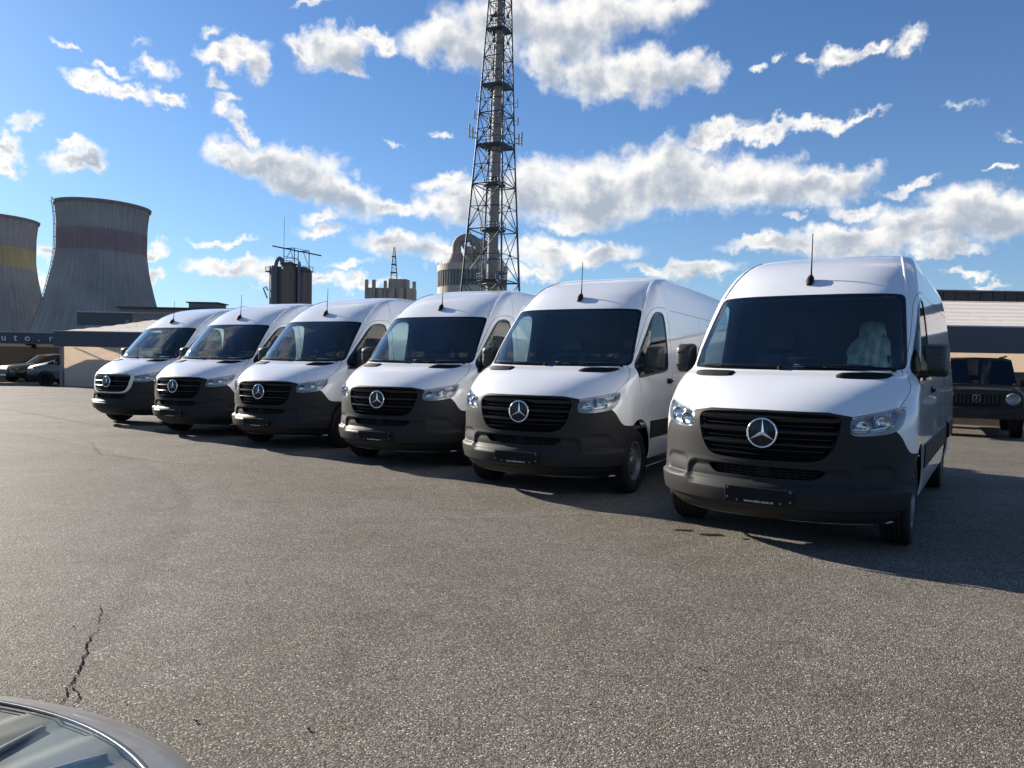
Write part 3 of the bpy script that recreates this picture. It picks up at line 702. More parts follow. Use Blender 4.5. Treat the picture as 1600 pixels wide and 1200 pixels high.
def make_wheel(parent, name, x, y, side, r=0.355, w=0.225, rim_r=0.212, rim_mat='steel_wheel'):
    """tyre with grooved tread, steel disc with hand holes; side +1 = outer face towards +Y"""
    e = bpy.data.objects.new(name, None); col.objects.link(e); e.parent = parent; e.location = (x, y, r); e.empty_display_size = .1
    h = w/2; k = r/0.355
    prof = [(rim_r, -h*.80), (rim_r+.02, -h*.92), (r*.80, -h), (r*.93, -h*.97), (r-.008, -h*.86), (r, -h*.75)]
    for c in (-.5, -.17, .17, .5):
        prof += [(r, h*(c-.055)), (r-.010*k, h*(c-.045)), (r-.010*k, h*(c+.045)), (r, h*(c+.055))]
    prof += [(r, h*.75), (r-.008, h*.86), (r*.93, h*.97), (r*.80, h), (rim_r+.02, h*.92), (rim_r, h*.80)]
    MB().lathe(prof, 56, 'Y').build('tyre', 'rubber', e, True, 35)
    s = side
    m = MB()
    d = lambda a: s*a*h
    m.lathe([(rim_r-.005, -h*.8), (rim_r-.015, 0), (rim_r-.02, d(.45))] if s > 0 else [(rim_r-.005, h*.8), (rim_r-.015, 0), (rim_r-.02, d(.45))], 40, 'Y')
    m.lathe([(rim_r, d(.78)), (rim_r+.006, d(.90)), (rim_r-.008, d(.90)), (rim_r-.022, d(.50)), (rim_r-.045, d(.42))], 40, 'Y')
    # disc: solid sectors between the hand holes
    r0, r1 = rim_r*.50, rim_r-.045; nh = 9
    for i in range(nh):
        m.lathe([(r1, d(.42)), (r0, d(.66))], 4, 'Y', a0=2*math.pi*(i+.0)/nh, a1=2*math.pi*(i+.52)/nh)
    m.lathe([(r0+.012, d(.655)), (r0-.01, d(.70)), (rim_r*.34, d(.64)), (rim_r*.30, d(.80)), (rim_r*.10, d(.84)), (0.001, d(.84))], 36, 'Y')
    m.build('rim', rim_mat, e, True, 35, fix=False)
    MB().lathe([(rim_r-.02, d(.25)), (.001, d(.25))], 24, 'Y').build('brake_disc', 'void_black', e)
    bolts = MB()
    for i in range(6):
        a = 2*math.pi*i/6
        bolts.lathe([(.011, d(.68)), (.011, d(.78)), (.001, d(.79))], 6, 'Y', c=(rim_r*.42*math.cos(a), 0, rim_r*.42*math.sin(a)))
    bolts.build('wheel_bolts', 'lamp_grey', e)
    return e

def make_star(parent, x, z, rad, mat='chrome', tilt=0.0, normal_x=1.0):
    """three-pointed star in a ring, facing +X"""
    e = MB()
    e.tube([(0, rad*math.cos(a), rad*math.sin(a)) for a in [2*math.pi*k/48 for k in range(48)]], rad*.075, 8, closed=True)
    n = []
    c = (rad*.11, 0, 0)
    for k in range(3):
        a = math.pi/2+2*math.pi*k/3
        tip = (0.004, rad*.97*math.cos(a), rad*.97*math.sin(a))
        q = []
        for sg in (-1, 1):
            b = a+sg*math.pi/3; q.append((0.0, rad*.145*math.cos(b), rad*.145*math.sin(b)))
        e.add([c, tip, q[0], q[1]], [(0, 2, 1), (0, 1, 3)])
        e.add([(-.006, 0, 0), (-.006, tip[1], tip[2]), (-.006, q[0][1], q[0][2]), (-.006, q[1][1], q[1][2]), tip, q[0], q[1]],
              [(0, 1, 2), (0, 3, 1), (1, 4, 5, 2), (3, 6, 4, 1)])
    o = e.build('star_emblem', mat, parent, False)
    o.matrix_local = Matrix.Translation((x, 0, z)) @ Matrix.Rotation(tilt, 4, 'Y')
    for p in o.data.polygons: p.use_smooth = len(p.vertices) == 4 and p.index < 48*8
    return o

def make_seat(parent, y):
    e = bpy.data.objects.new('seat', None); col.objects.link(e); e.parent = parent; e.location = (-1.95, y, .62); e.empty_display_size = .1
    rb = Matrix.Rotation(R(-14), 3, 'Y')
    MB().rbox((.05, 0, .22), (.26, .25, .09), .05).build('cushion', 'seat_cloth', e, True, 50)
    MB().rbox((-.26, 0, .60), (.075, .25, .36), .06, rb).build('backrest', 'seat_cloth', e, True, 50)
    MB().rbox((-.36, 0, 1.08), (.055, .14, .10), .045, rb).build('headrest', 'seat_cloth', e, True, 50)
    return e

def make_mirror(parent, s):
    """door mirror on the +Y (s=1) or -Y side"""
    m = MB(); bm = bmesh.new(); bmesh.ops.create_cube(bm, size=2)
    for v in bm.verts:
        f = 1 if v.co.x > 0 else 0
        v.co = Vector((v.co.x*.075, v.co.y*(.070 if f else .115)-(0 if not f else s*.012), v.co.z*(.112 if f else .148)))
    bmesh.ops.bevel(bm, geom=list(bm.edges), offset=.045, segments=5, affect='EDGES', profile=.5)
    bm.verts.index_update(); m.add([v.co for v in bm.verts], [[v.index for v in f.verts] for f in bm.faces]); bm.free()
    h = m.build('door_mirror', 'plastic_mirror', parent, True, 60)
    h.location = (-1.24, s*1.085, 1.505); h.rotation_euler = (0, 0, s*R(6))
    MB().rbox((.005, -s*.125, -.115), (.045, .075, .033), .018).build('mirror_arm', 'plastic_grey', h, True, 50)
    MB().rbox((-.068, 0, .02), (.004, .085, .105), .003).build('mirror_glass', 'chrome', h)
    MB().rbox((.072, s*.0, .05), (.005, .04, .008), .004).build('turn_signal', 'plastic_black', h)
    MB().rbox((.068, 0, -.07), (.006, .05, .006), .004).build('seam_strip', 'plastic_black', h)
    return h

def make_van():
    root = empty('delivery_van')
    rg = lambda *k: np.isin(VREG, k)
    zc = z_of_t(VV[VF].mean(1)[:, 1]); 
    P3 = surf(np.maximum(VV[VF].mean(1)[:, 0], 0), VV[VF].mean(1)[:, 1])
    # white shell with its flat rear
    zs = np.linspace(.345, 2.633, 40); rv = []; rf = []
    for i, z in enumerate(zs):
        rv += [(REAR, -fw(z), z), (REAR, fw(z), z)]
        if i: a = 2*i; rf += [(a-2, a, a+1), (a-2, a+1, a-1)]
    # roof centre strip closes the crown
    region_part('body', rg('body'), 'paint_white', root, 0, .016, rear=(np.array(rv), np.array(rf)))
    topz = 2.633; wtop = float(fw(topz)); xt = float(fx(topz))
    MB().add([(xt-.1, -wtop, topz), (xt-.1, wtop, topz), (REAR, wtop, topz), (REAR, -wtop, topz)], [(0, 1, 2, 3)]).build('roof_panel', 'paint_white', root)
    region_part('panel_gap', rg('seam'), 'void_black', root, -.004)
    lin = rg('body', 'ws_seal', 'win_seal') & (zc > 1.15) & (P3[:, 0] > -2.55)
    region_part('cabin_liner', lin, 'liner', root, -.035)
    region_part('front_bumper', rg('bumper'), 'plastic_grey', root, .004, .03, moulded=True)
    region_part('grille_surround', rg('surround'), 'plastic_grey', root, .008, .05)
    region_part('windshield', rg('windshield'), 'glass_windshield', root, -.002)
    region_part('windshield_seal', rg('ws_seal'), 'plastic_black', root, .0, .01)
    for sname, s in (('left', 1), ('right', -1)):
        w = region_part('side_window', rg('side_window'), 'glass_side', root, -.006, mirror=sname)
        region_part('window_frame', rg('win_seal'), 'plastic_black', root, .001, .012, mirror=sname)
        a, b = ss(-1.47, 1.32, -.004), ss(-1.47, 1.83, -.004)
        MB().tube([(a.x, s*a.y, a.z), (b.x, s*b.y, b.z)], .013, 6).build('divider', 'plastic_black', w)
        region_part('side_rub_strip', rg('rub'), 'plastic_grey', root, .012, .02, mirror=sname)
        # ---- headlight
        hl = region_part('headlight', rg('headlight'), 'lamp_grey', root, -.075, mirror=sname)
        region_part('lens', rg('headlight'), 'glass_lens', hl, .001, mirror=sname)
        rim = region_part('housing', rg('headlight'), 'lamp_grey', hl, -.004, .075, mirror=sname)
        # only the edge wall of the housing is kept
        me = rim.data; bm = bmesh.new(); bm.from_mesh(me); nface = int(rg('headlight').sum())
        bm.faces.ensure_lookup_table(); bmesh.ops.delete(bm, geom=bm.faces[:nface], context='FACES'); bm.to_mesh(me); bm.free()
        me.materials.clear(); me.materials.append(MATS['reflector'])
        for (yy, zz, rr, mt) in ((.70, .985, .052, 'chrome'), (.83, 1.02, .055, 'chrome')):
            c = sp(yy, zz, -.052); nx = Vector((1, .25, .05)).normalized()
            bowl = MB().lathe([(rr, .045), (rr*.97, .03), (rr*.80, .008), (rr*.5, -.006), (.012, -.012), (.012, .012), (.001, .014)], 28).build('reflector_bowl', mt, hl, True, 60, fix=False)
            nx.y *= s; bowl.matrix_local = Matrix.Translation((c.x, s*c.y, c.z)) @ nx.to_track_quat('Z', 'Y').to_matrix().to_4x4()
            MB().tube([(rr*1.02*math.cos(a), rr*1.02*math.sin(a), .046) for a in [2*math.pi*k/28 for k in range(28)]], .005, 6, closed=True).build('bezel', 'lamp_grey', bowl, True)
        fins = MB()
        for i in range(7):
            yy = .765+.016*i; a = sp(yy, 1.045+.004*i, -.03); b = sp(yy, 1.085+.003*i, -.03)
            fins.box(((a.x+b.x)/2, s*a.y, (a.z+b.z)/2), (.012, .003, (b.z-a.z)/2))
        fins.build('light_fins', 'reflector', hl)
        path = [sp(yy, .945+max(0, yy-.75)*.22, -.02) for yy in np.linspace(.63, .89, 9)]
        MB().tube([(q.x, s*q.y, q.z) for q in path], .013, 8).build('indicator_strip', 'lamp_grey', hl, True)
        path = [sp(yy, .962+max(0, yy-.75)*.24, -.012) for yy in np.linspace(.62, .89, 9)]
        MB().tube([(q.x, s*q.y, q.z) for q in path], .008, 6).build('chrome_strip', 'chrome', hl, True)
        # ---- bonnet vent
        ve = region_part('bonnet_vent', rg('vent'), 'void_black', root, -.010, .012, mirror=sname)
        rimv = region_part('vent_rim', rg('vent'), 'plastic_matt', ve, .003, .012, mirror=sname)
        me = rimv.data; bm = bmesh.new(); bm.from_mesh(me); nface = int(rg('vent').sum()); bm.faces.ensure_lookup_table()
        bmesh.ops.delete(bm, geom=bm.faces[:nface], context='FACES'); bm.to_mesh(me); bm.free()
        for zz in (1.347, 1.356, 1.365, 1.374, 1.383):
            hw = half_width(VENT, zz); lo = min(q[0] for q in chaikin(VENT, 2))+.012+(.02 if zz > 1.375 else 0)
            pth = [sp(y, zz, .0) for y in np.linspace(lo, hw-.012, 9)]
            MB().tube([(q.x, s*q.y, q.z) for q in pth], .0075, 6).build('vent_slat', 'plastic_matt', ve, True)
        # ---- door handle, mirror
        hnd = MB(); a = ss(-2.13, 1.235, .0)
        hnd.rbox((a.x, s*(a.y+.022), a.z), (.085, .010, .016), .009)
        hnd.build('door_handle', 'plastic_matt', root, True, 50)
        MB().rbox((a.x, s*(a.y-.002), a.z), (.10, .006, .032), .005).build('handle_recess', 'void_black', root)
        make_mirror(root, s)
        # ---- raised roof edge
        for pth, rr in (([(.815, 2.10), (.795, 2.2), (.772, 2.3), (.745, 2.4), (.715, 2.48), (.69, 2.54)], .017),):
            q3 = [sp(y, z, -.004) for y, z in pth]; q3 += [Vector((x, fw(2.575)-.04, 2.578)) for x in (-2.9, -3.6, -5.85)]
            MB().tube([(q.x, s*q.y, q.z) for q in q3], rr, 8).build('roof_rail', 'paint_white', root, True)
            MB().tube([(q.x-.01, s*(q.y-.024), q.z+.002) for q in q3], .006, 6).build('roof_gutter', 'plastic_matt', root, True)
        # ---- rear light
        MB().rbox((REAR-.006, s*.93, 1.15), (.02, .06, .22), .015).build('tail_light', 'amber', root, True, 50)
        # ---- wheels and their wells
        for ax in (AXF, AXR):
            make_wheel(root, 'wheel', ax, s*.865, s)
            prof = [(.452, s*.50), (.452, s*.93)]
            w = MB().lathe(prof, 30, 'Y', c=(ax, 0, .385), a0=R(4), a1=R(176)); w.lathe([(.455, s*.50), (.05, s*.50)], 30, 'Y', c=(ax, 0, .385), a0=R(4), a1=R(176))
            w.build('wheel_well', 'void_black', root, fix=False)
        MB().box((AXF-.43, s*.86, .27), (.008, .09, .09)).build('mud_flap', 'rubber', root)
    MB().box(((-.32+REAR)/2, 0, .36), (abs(REAR+.32)/2-.03, .52, .05)).box((-2.80, 0, .375), (1.36, .95, .035)).box((-5.5, 0, .375), (.38, .95, .035)).build('underbody', 'void_black', root)
    MB().rbox((-.40, 0, .285), (.17, .42, .035), .02).build('undertray', 'void_black', root, True, 40)
    for y in (-.30, .30): MB().tube([(-.8, y*1.6, .33), (AXF, y*2.4, .33)], .03, 6).build('suspension_arm', 'void_black', root)
    # ---- grille
    gr = region_part('grille', rg('grille'), 'void_black', root, -.075)
    rows = [(1.026, .030), (.925, .030), (.825, .028), (.738, .017)]
    for zz, hh in rows:
        hw = half_width(GRILLE, zz)-.004; n = 26; vs = []; fs = []
        for i in range(n+1):
            y = -hw+2*hw*i/n
            for (dz, off) in ((hh, -.030), (hh*.80, -.004), (hh*.25, .010), (-hh*.35, .002), (-hh*.85, -.028), (-hh*.4, -.05)):
                vs.append(sp(y, zz+dz, off))
        for i in range(n):
            for k in range(6): fs.append((i*6+k, i*6+(k+1) % 6, (i+1)*6+(k+1) % 6, (i+1)*6+k))
        MB().add(vs, fs).build('grille_slat', 'plastic_black', gr, True, 50)
    for zz in (.976, .875, .782):
        hw = half_width(GRILLE, zz)-.004
        MB().tube([sp(y, zz, -.03) for y in np.linspace(-hw, hw, 21)], .0065, 6).build('grille_bar', 'plastic_black', gr, True)
    MB().lathe([(.118, -.03), (.118, -.004), (.11, .0), (.001, .002)], 40, 'X', c=(.0, 0, .914)).build('emblem_plate', 'plastic_black', gr, True, 40)
    make_star(gr, .006, .914, .110, tilt=R(-3))
    # ---- lower intake with its bars and mesh
    it = region_part('lower_intake', rg('intake'), 'void_black', root, -.085)
    for zz in (.585, .61, .635): 
        hw = half_width(INTAKE, zz)-.01
        MB().tube([sp(y, zz, -.06) for y in np.linspace(-hw, hw, 17)], .004, 5).build('intake_bar', 'plastic_grey', it, True)
    for y in np.arange(-.32, .33, .064):
        MB().tube([sp(y, .572, -.06), sp(y, .648, -.06)], .0035, 5).build('intake_bar', 'plastic_grey', it)
    MB().rbox((-.075, 0, .61), (.02, .05, .045), .01).build('sensor_cover', 'plastic_matt', it)
    # ---- number plate holder
    pl = MB().rbox((.052, 0, .432), (.010, .262, .060), .006).build('plate_holder', 'plastic_matt', root)
    M = Matrix.Translation((.0628, 0, .388)) @ Matrix(((0, 0, 1, 0), (1, 0, 0, 0), (0, 1, 0, 0), (0, 0, 0, 1)))
    text_obj('lettering', 'www.atlas-auto.ro', .030, 'white_print', pl, M)
    for y, z in ((-.24, .478), (-.24, .405), (.235, .478), (.235, .405), (-.165, .388), (.165, .388)):
        MB().lathe([(.007, .061), (.007, .0635), (.001, .0645)], 10, 'X', c=(0, y, z)).build('screw', 'lamp_grey', pl)
    # ---- wipers
    for pts in ([(.80, 1.418), (.45, 1.428), (.06, 1.436)], [(-.06, 1.418), (-.4, 1.428), (-.78, 1.436)]):
        wp = MB().tube([sp(y, z, .014) for y, z in dense(pts, .05, False)], .008, 6).build('wiper', 'plastic_matt', root, True)
        a = sp(*pts[0], .02); MB().lathe([(.02, 0), (.02, .03), (.001, .034)], 12, c=tuple(a-Vector((0, 0, .03)))).build('wiper_pivot', 'plastic_matt', wp, True, 40)
    # ---- aerial
    a = sp(0, 2.235, 0)
    an = MB()
    pr = [(-.055, .0, .030), (-.02, .018, .034), (.02, .036, .028), (.05, .052, .018), (.062, .062, .008)]
    base = MB().tube([(a.x+.055, 0, a.z-.032), (a.x+.02, 0, a.z+.006), (a.x-.02, 0, a.z+.045), (a.x-.035, 0, a.z+.075)], [.022, .036, .030, .010], 12).build('aerial', 'plastic_matt', root, True, 60)
    MB().tube([(a.x-.03, 0, a.z+.06), (a.x-.040, 0, a.z+.19), (a.x-.052, 0, a.z+.47)], [.0085, .006, .004], 6).build('rod', 'plastic_matt', base)
    # ---- cabin
    da = MB()
    prof = [(-.80, 1.37), (-.95, 1.395), (-1.25, 1.375), (-1.36, 1.33), (-1.40, 1.20), (-1.36, .8), (-1.0, .8)]
    nn = len(prof); ws = [.70, .80, .86, .88, .90, .90, .90]
    for sgn in (-1, 1): da.v += [(x, sgn*w, z) for (x, z), w in zip(prof, ws)]
    da.f += [(i, i+1, i+1+nn, i+nn) for i in range(nn-1)]
    db = da.build('dashboard', 'plastic_matt', root, True, 40)
    MB().rbox((-1.22, .0, 1.425), (.022, .165, .095), .02, Matrix.Rotation(R(-12), 3, 'Y')).build('display', 'plastic_matt', db, True, 50)
    MB().rbox((-1.18, .43, 1.41), (.14, .20, .045), .04).build('instrument_hood', 'plastic_matt', db, True, 50)
    MB().rbox((-1.197, .0, 1.43), (.002, .05, .016), .0015, Matrix.Rotation(R(-12), 3, 'Y')).build('display_light', 'lamp_grey', db)
    sw = bpy.data.objects.new('steering_wheel', None); col.objects.link(sw); sw.parent = root; sw.empty_display_size = .1
    sw.matrix_local = Matrix.Translation((-1.50, .43, 1.33)) @ Matrix.Rotation(R(-38), 4, 'Y')
    MB().tube([(0.19*math.cos(a), .19*math.sin(a), 0) for a in [2*math.pi*k/32 for k in range(32)]], .016, 8, closed=True).build('wheel_ring', 'plastic_matt', sw, True)
    MB().rbox((0, 0, -.01), (.06, .17, .012), .01).rbox((0, 0, 0), (.075, .085, .03), .02).build('spokes', 'plastic_matt', sw, True, 50)
    make_seat(root, .45); make_seat(root, -.42)
    bz = np.linspace(.72, 2.42, 14)
    MB().prism([(-2.47, float(fw(z))-.05, z) for z in bz]+[(-2.47, -float(fw(z))+.05, z) for z in bz[::-1]], (-.02, 0, 0)).build('bulkhead', 'liner', root)
    MB().box((-1.75, 0, .72), (.75, .92, .02)).build('cab_floor', 'liner', root)
    MB().rbox((-1.44, 0, 1.98), (.04, .10, .035), .02).build('rain_sensor', 'plastic_matt', root, True, 50)
    return root

VANS = [  # place of the bumper centre, heading (degrees), label
((1.940, 5.852), -32.67, 'white panel van closest to the camera, driver seat under a white wrap'),
((0.079, 8.031), -27.88, 'white panel van right beside the nearest one, its steel front wheel fully in view'),
((-1.788, 10.059), -25.56, 'third white panel van counting from the nearest one, in front of the lattice mast'),
((-3.988, 11.931), -25.25, 'fourth white panel van counting from the nearest one, below the crenellated concrete block'),
((-6.103, 13.643), -24.2, 'fifth white panel van counting from the nearest one, beside the van with light grille frame'),
((-8.383, 15.673), -25.96, 'white panel van with light grille frame at the far end of the row')]
van = make_van()
van_roots = []
for i, ((x, y), a, lab) in enumerate(VANS):
    o = van if i == 0 else copy_tree(van)
    van_roots.append(o)
# the nearest one's driver seat is wrapped; the farthest has a light grille frame and no number plate holder
for i, o in enumerate(van_roots):
    (x, y), a, lab = VANS[i]
    o.location = (x, y, 0); o.rotation_euler = (0, 0, R(a-90)); tag(o, lab, 'van', 'white vans parked in a row')
cov = MB(); n = 14
for i in range(n+1):
    for k in range(n+1):
        u, v = i/n-.5, k/n
        y = u*2*float(np.interp(v, [0, .3, .6, .72, .80, .92, 1], [.23, .215, .20, .175, .125, .12, .09])); z = 1.20+v*.70
        x = -2.12-.20*v+.16*(.25-u*u)*2+.04*math.sin(u*34+v*6+2*math.sin(v*7))*(1.2-v)+.02*math.sin(v*23+u*13)
        if v > .93: x -= .05
        cov.v.append((x, .45+y+.015*math.sin(v*9), z-.03*abs(u)*v+.012*math.sin(u*17)*(1-v)))
for i in range(n):
    for k in range(n): q = i*(n+1)+k; cov.f.append((q, q+1, q+n+2, q+n+1))
sc = cov.build('seat_wrap', 'plastic_wrap', van_roots[0], True); sc['label'] = 'white plastic wrap over the driver seat'
for ch in list(van_roots[5].children):
    if ch.name.startswith('grille_surround'):
        ch.data = ch.data.copy(); ch.data.materials.clear(); ch.data.materials.append(MATS['frame_light'])
        ch['label'] = 'light grey grille frame'
    if ch.name.startswith('plate_holder'):
        for g2 in list(ch.children): bpy.data.objects.remove(g2)
        bpy.data.objects.remove(ch)

# ------------------------------------------------------------------ power plant behind the yard
LEAN = Matrix.Rotation(R(0.93), 4, 'Y')
def cooling_tower(loc, prof, mat, label, ladder):
    root = empty('cooling_tower', loc, 0, label, 'cooling tower', 'cooling towers')
    root.rotation_euler = (0, R(0.93), 0)
    pr = pchip(np.array([p[0] for p in prof]), np.array([p[1] for p in prof]))
    nr = 96; seg = nr*4; zs = np.linspace(prof[0][0], prof[-1][0], 60); vs = []; fs = []
    for z in zs:
        r0 = float(pr(z))
        for k in range(seg):
            a = 2*math.pi*k/seg; r = r0+(0.10 if k % 4 in (0,) else 0.0); vs.append((r*math.cos(a), r*math.sin(a), z))
    for i in range(len(zs)-1):
        for k in range(seg): k2 = (k+1) % seg; fs.append((i*seg+k, i*seg+k2, (i+1)*seg+k2, (i+1)*seg+k))
    MB().add(vs, fs).build('shell', mat, root, False)
    rt = float(pr(zs[-1])); zt = zs[-1]
    MB().lathe([(rt-.3, zt-.7), (rt+.30, zt-.7), (rt+.45, zt), (rt-.1, zt+.15), (rt-.35, zt-.1)], 96, closed=True).build('rim', 'concrete_dark', root, True, 40)
    MB().lathe([(float(pr(z))-.3, z) for z in zs[::4]], 64).build('inner_wall', 'concrete_dark', root, True, fix=False)
    for k in range(36):
        a = 2*math.pi*k/36; r = prof[0][1]
        bar('support_leg', ((r+.6)*math.cos(a), (r+.6)*math.sin(a), 0), (r*math.cos(a+.05), r*math.sin(a+.05), prof[0][0]+.2), .35, 'concrete_dark', root)
    if ladder:
        la = empty('ladder'); la.parent = root
        a = ladder; ca, sa = math.cos(a), math.sin(a)
        zz = np.linspace(8, zt+1.5, 22)
        for off in (-.55, .55):
            MB().tube([((float(pr(min(z, zt)))+.9)*ca-off*sa, (float(pr(min(z, zt)))+.9)*sa+off*ca, z) for z in zz], .09, 5).build('rail', 'post_grey', la)
        for z in np.arange(9, zt+1.4, 1.1):
            r = float(pr(min(z, zt)))+.9; bar('rung', (r*ca+.55*sa, r*sa-.55*ca, z), (r*ca-.55*sa, r*sa+.55*ca, z), .07, 'post_grey', la)
        for z in np.arange(10, zt, 3.3):
            r = float(pr(z)); bar('bracket', (r*ca, r*sa, z), ((r+1.0)*ca, (r+1.0)*sa, z), .08, 'post_grey', la)
        MB().lathe([(1.2, 0), (1.2, .06)], 10, c=((rt+.6)*ca, (rt+.6)*sa, zt+.2)).build('ladder_cage_top', 'post_grey', la)
    return root
PROF = [(4.5, 17.3), (9, 15.7), (15.5, 13.65), (21, 12.25), (26, 11.25), (31, 10.75), (36, 10.75), (39.5, 11.0), (42, 11.35)]
cooling_tower((-111.4, 205, 0), PROF, 'tower_red', 'grey cooling tower with a faded red band and a ladder up its side', R(195))
cooling_tower((-155.2, 226, 0), PROF, 'tower_yellow', 'grey cooling tower with a yellow band, cut off by the picture edge', None)

# ------------------------------------------------------------------ lattice mast round a chimney
MX, MY = -4.45, 140.0
def mast_r(z): return 1.067*float(np.interp(z, [0, 14.6, 41, 67.8, 92], [6.4, 5.3, 3.47, 2.04, 1.0]))
def corner(k, z):
    a = R(20.4+90*k); r = mast_r(z); return Vector((r*math.cos(a), r*math.sin(a), z))
def make_mast():
    root = empty('lattice_mast', (MX, MY, 0), 0, 'tall dark blue lattice mast standing round the chimney', 'mast'); root.rotation_euler = (0, R(0.93), 0)
    lev = [0, 8.5, 16.6, 25.9, 34.1, 41.2, 47, 52.1, 57.2, 62.2, 67, 72, 77, 82, 87, 92]
    for k in range(4):
        pth = [corner(k, z) for z in lev]
        MB().tube(pth, [.25-.0015*z for z in lev], 6).build('leg', 'steel_blue', root, True)
        for i in range(len(lev)-1):
            z0, z1 = lev[i], lev[i+1]; zm = (z0+z1)/2
            A, B, C, D = corner(k, z0), corner(k+1, z0), corner(k+1, z1), corner(k, z1)
            th = .11 if z0 < 45 else .085
            bar('horizontal_strut', D, C, th, 'steel_blue', root)
            X = (A+B+C+D)/4
            bar('diagonal_brace', A, C, th*.8, 'steel_blue', root); bar('diagonal_brace', B, D, th*.8, 'steel_blue', root)
            bar('middle_strut', corner(k, zm), corner(k+1, zm), th*.6, 'steel_blue', root)
            if i % 2: bar('tie', D, Vector((0, 0, z1))*1.0+(D-Vector((0, 0, z1)))*.2, th*.7, 'steel_blue', root)
            MB().box(X, (.22, .22, .22)).build('gusset', 'steel_blue', root)
    for z in (16.6, 25.9, 34.1, 41.2, 52.1, 62.2, 72, 82):
        full = z > 38; r = mast_r(z)*(1.0 if full else .50); n = 4 if full else 10
        m = MB(); P = [(r*math.cos(R(20.4)+2*math.pi*k/n), r*math.sin(R(20.4)+2*math.pi*k/n), z) for k in range(n)]
        m.prism(P, (0, 0, .22)); pf = m.build('platform', 'steel_blue', root)
        for k in range(n):
            a, b = Vector(P[k]), Vector(P[(k+1) % n])
            for hh in (.75, 1.3): bar('rail', a+Vector((0, 0, hh)), b+Vector((0, 0, hh)), .05, 'steel_blue', pf)
            for q in (0, .5): bar('stanchion', a.lerp(b, q), a.lerp(b, q)+Vector((0, 0, 1.3)), .05, 'steel_blue', pf)
    def panel(k, z, out, h, w=.17):
        c = corner(k, z); d = Vector((c.x, c.y, 0)).normalized(); p = c+d*out
        e = MB().rbox((p.x, p.y, z), (w, w, h), .05).build('panel_antenna', 'antenna_white', root)
        bar('mount', c, (p.x, p.y, z), .05, 'steel_blue', e); bar('mount', corner(k, z-1), (p.x, p.y, z-h*.7), .05, 'steel_blue', e)
    for k in (0, 2):
        for z, o, h in ((43.4, 1.5, 1.25), (43.2, .9, 1.0), (46.5, .8, .7)): panel(k, z, o, h)
        panel(k, 49.8, .8, .8, .12); panel(k+1, 44, .8, 1.1)
    c = corner(2, 62); MB().lathe([(.05, .3), (.5, .1), (.62, 0)], 16, c=(c.x+1.3, c.y-.8, 64.2)).build('dish_antenna', 'post_grey', root)
    # ladder inside
    for off in (-.25, .25): bar('ladder_rail', (-1.9+off, -1.2, 2), (-1.25+off, -1.0, 88), .05, 'steel_blue', root)
    return root
make_mast()
ch = empty('chimney', (MX+.12, MY, 0), 0, 'slim grey-brown chimney inside the lattice mast', 'chimney'); ch.rotation_euler = (0, R(0.93), 0)
MB().lathe([(1.12, 0), (1.0, 16), (.78, 65), (.66, 95), (.5, 95)], 28).build('shaft', 'chimney_tan', ch, True, 40)
for z in list(np.arange(6, 94, 4.9)):
    r = float(np.interp(z, [0, 16, 65, 95], [1.12, 1.0, .78, .66]))
    MB().lathe([(r+.01, z-.12), (r+.07, z-.1), (r+.07, z+.1), (r+.01, z+.12)], 24).build('joint_band', 'steel_blue', ch, True, 40)

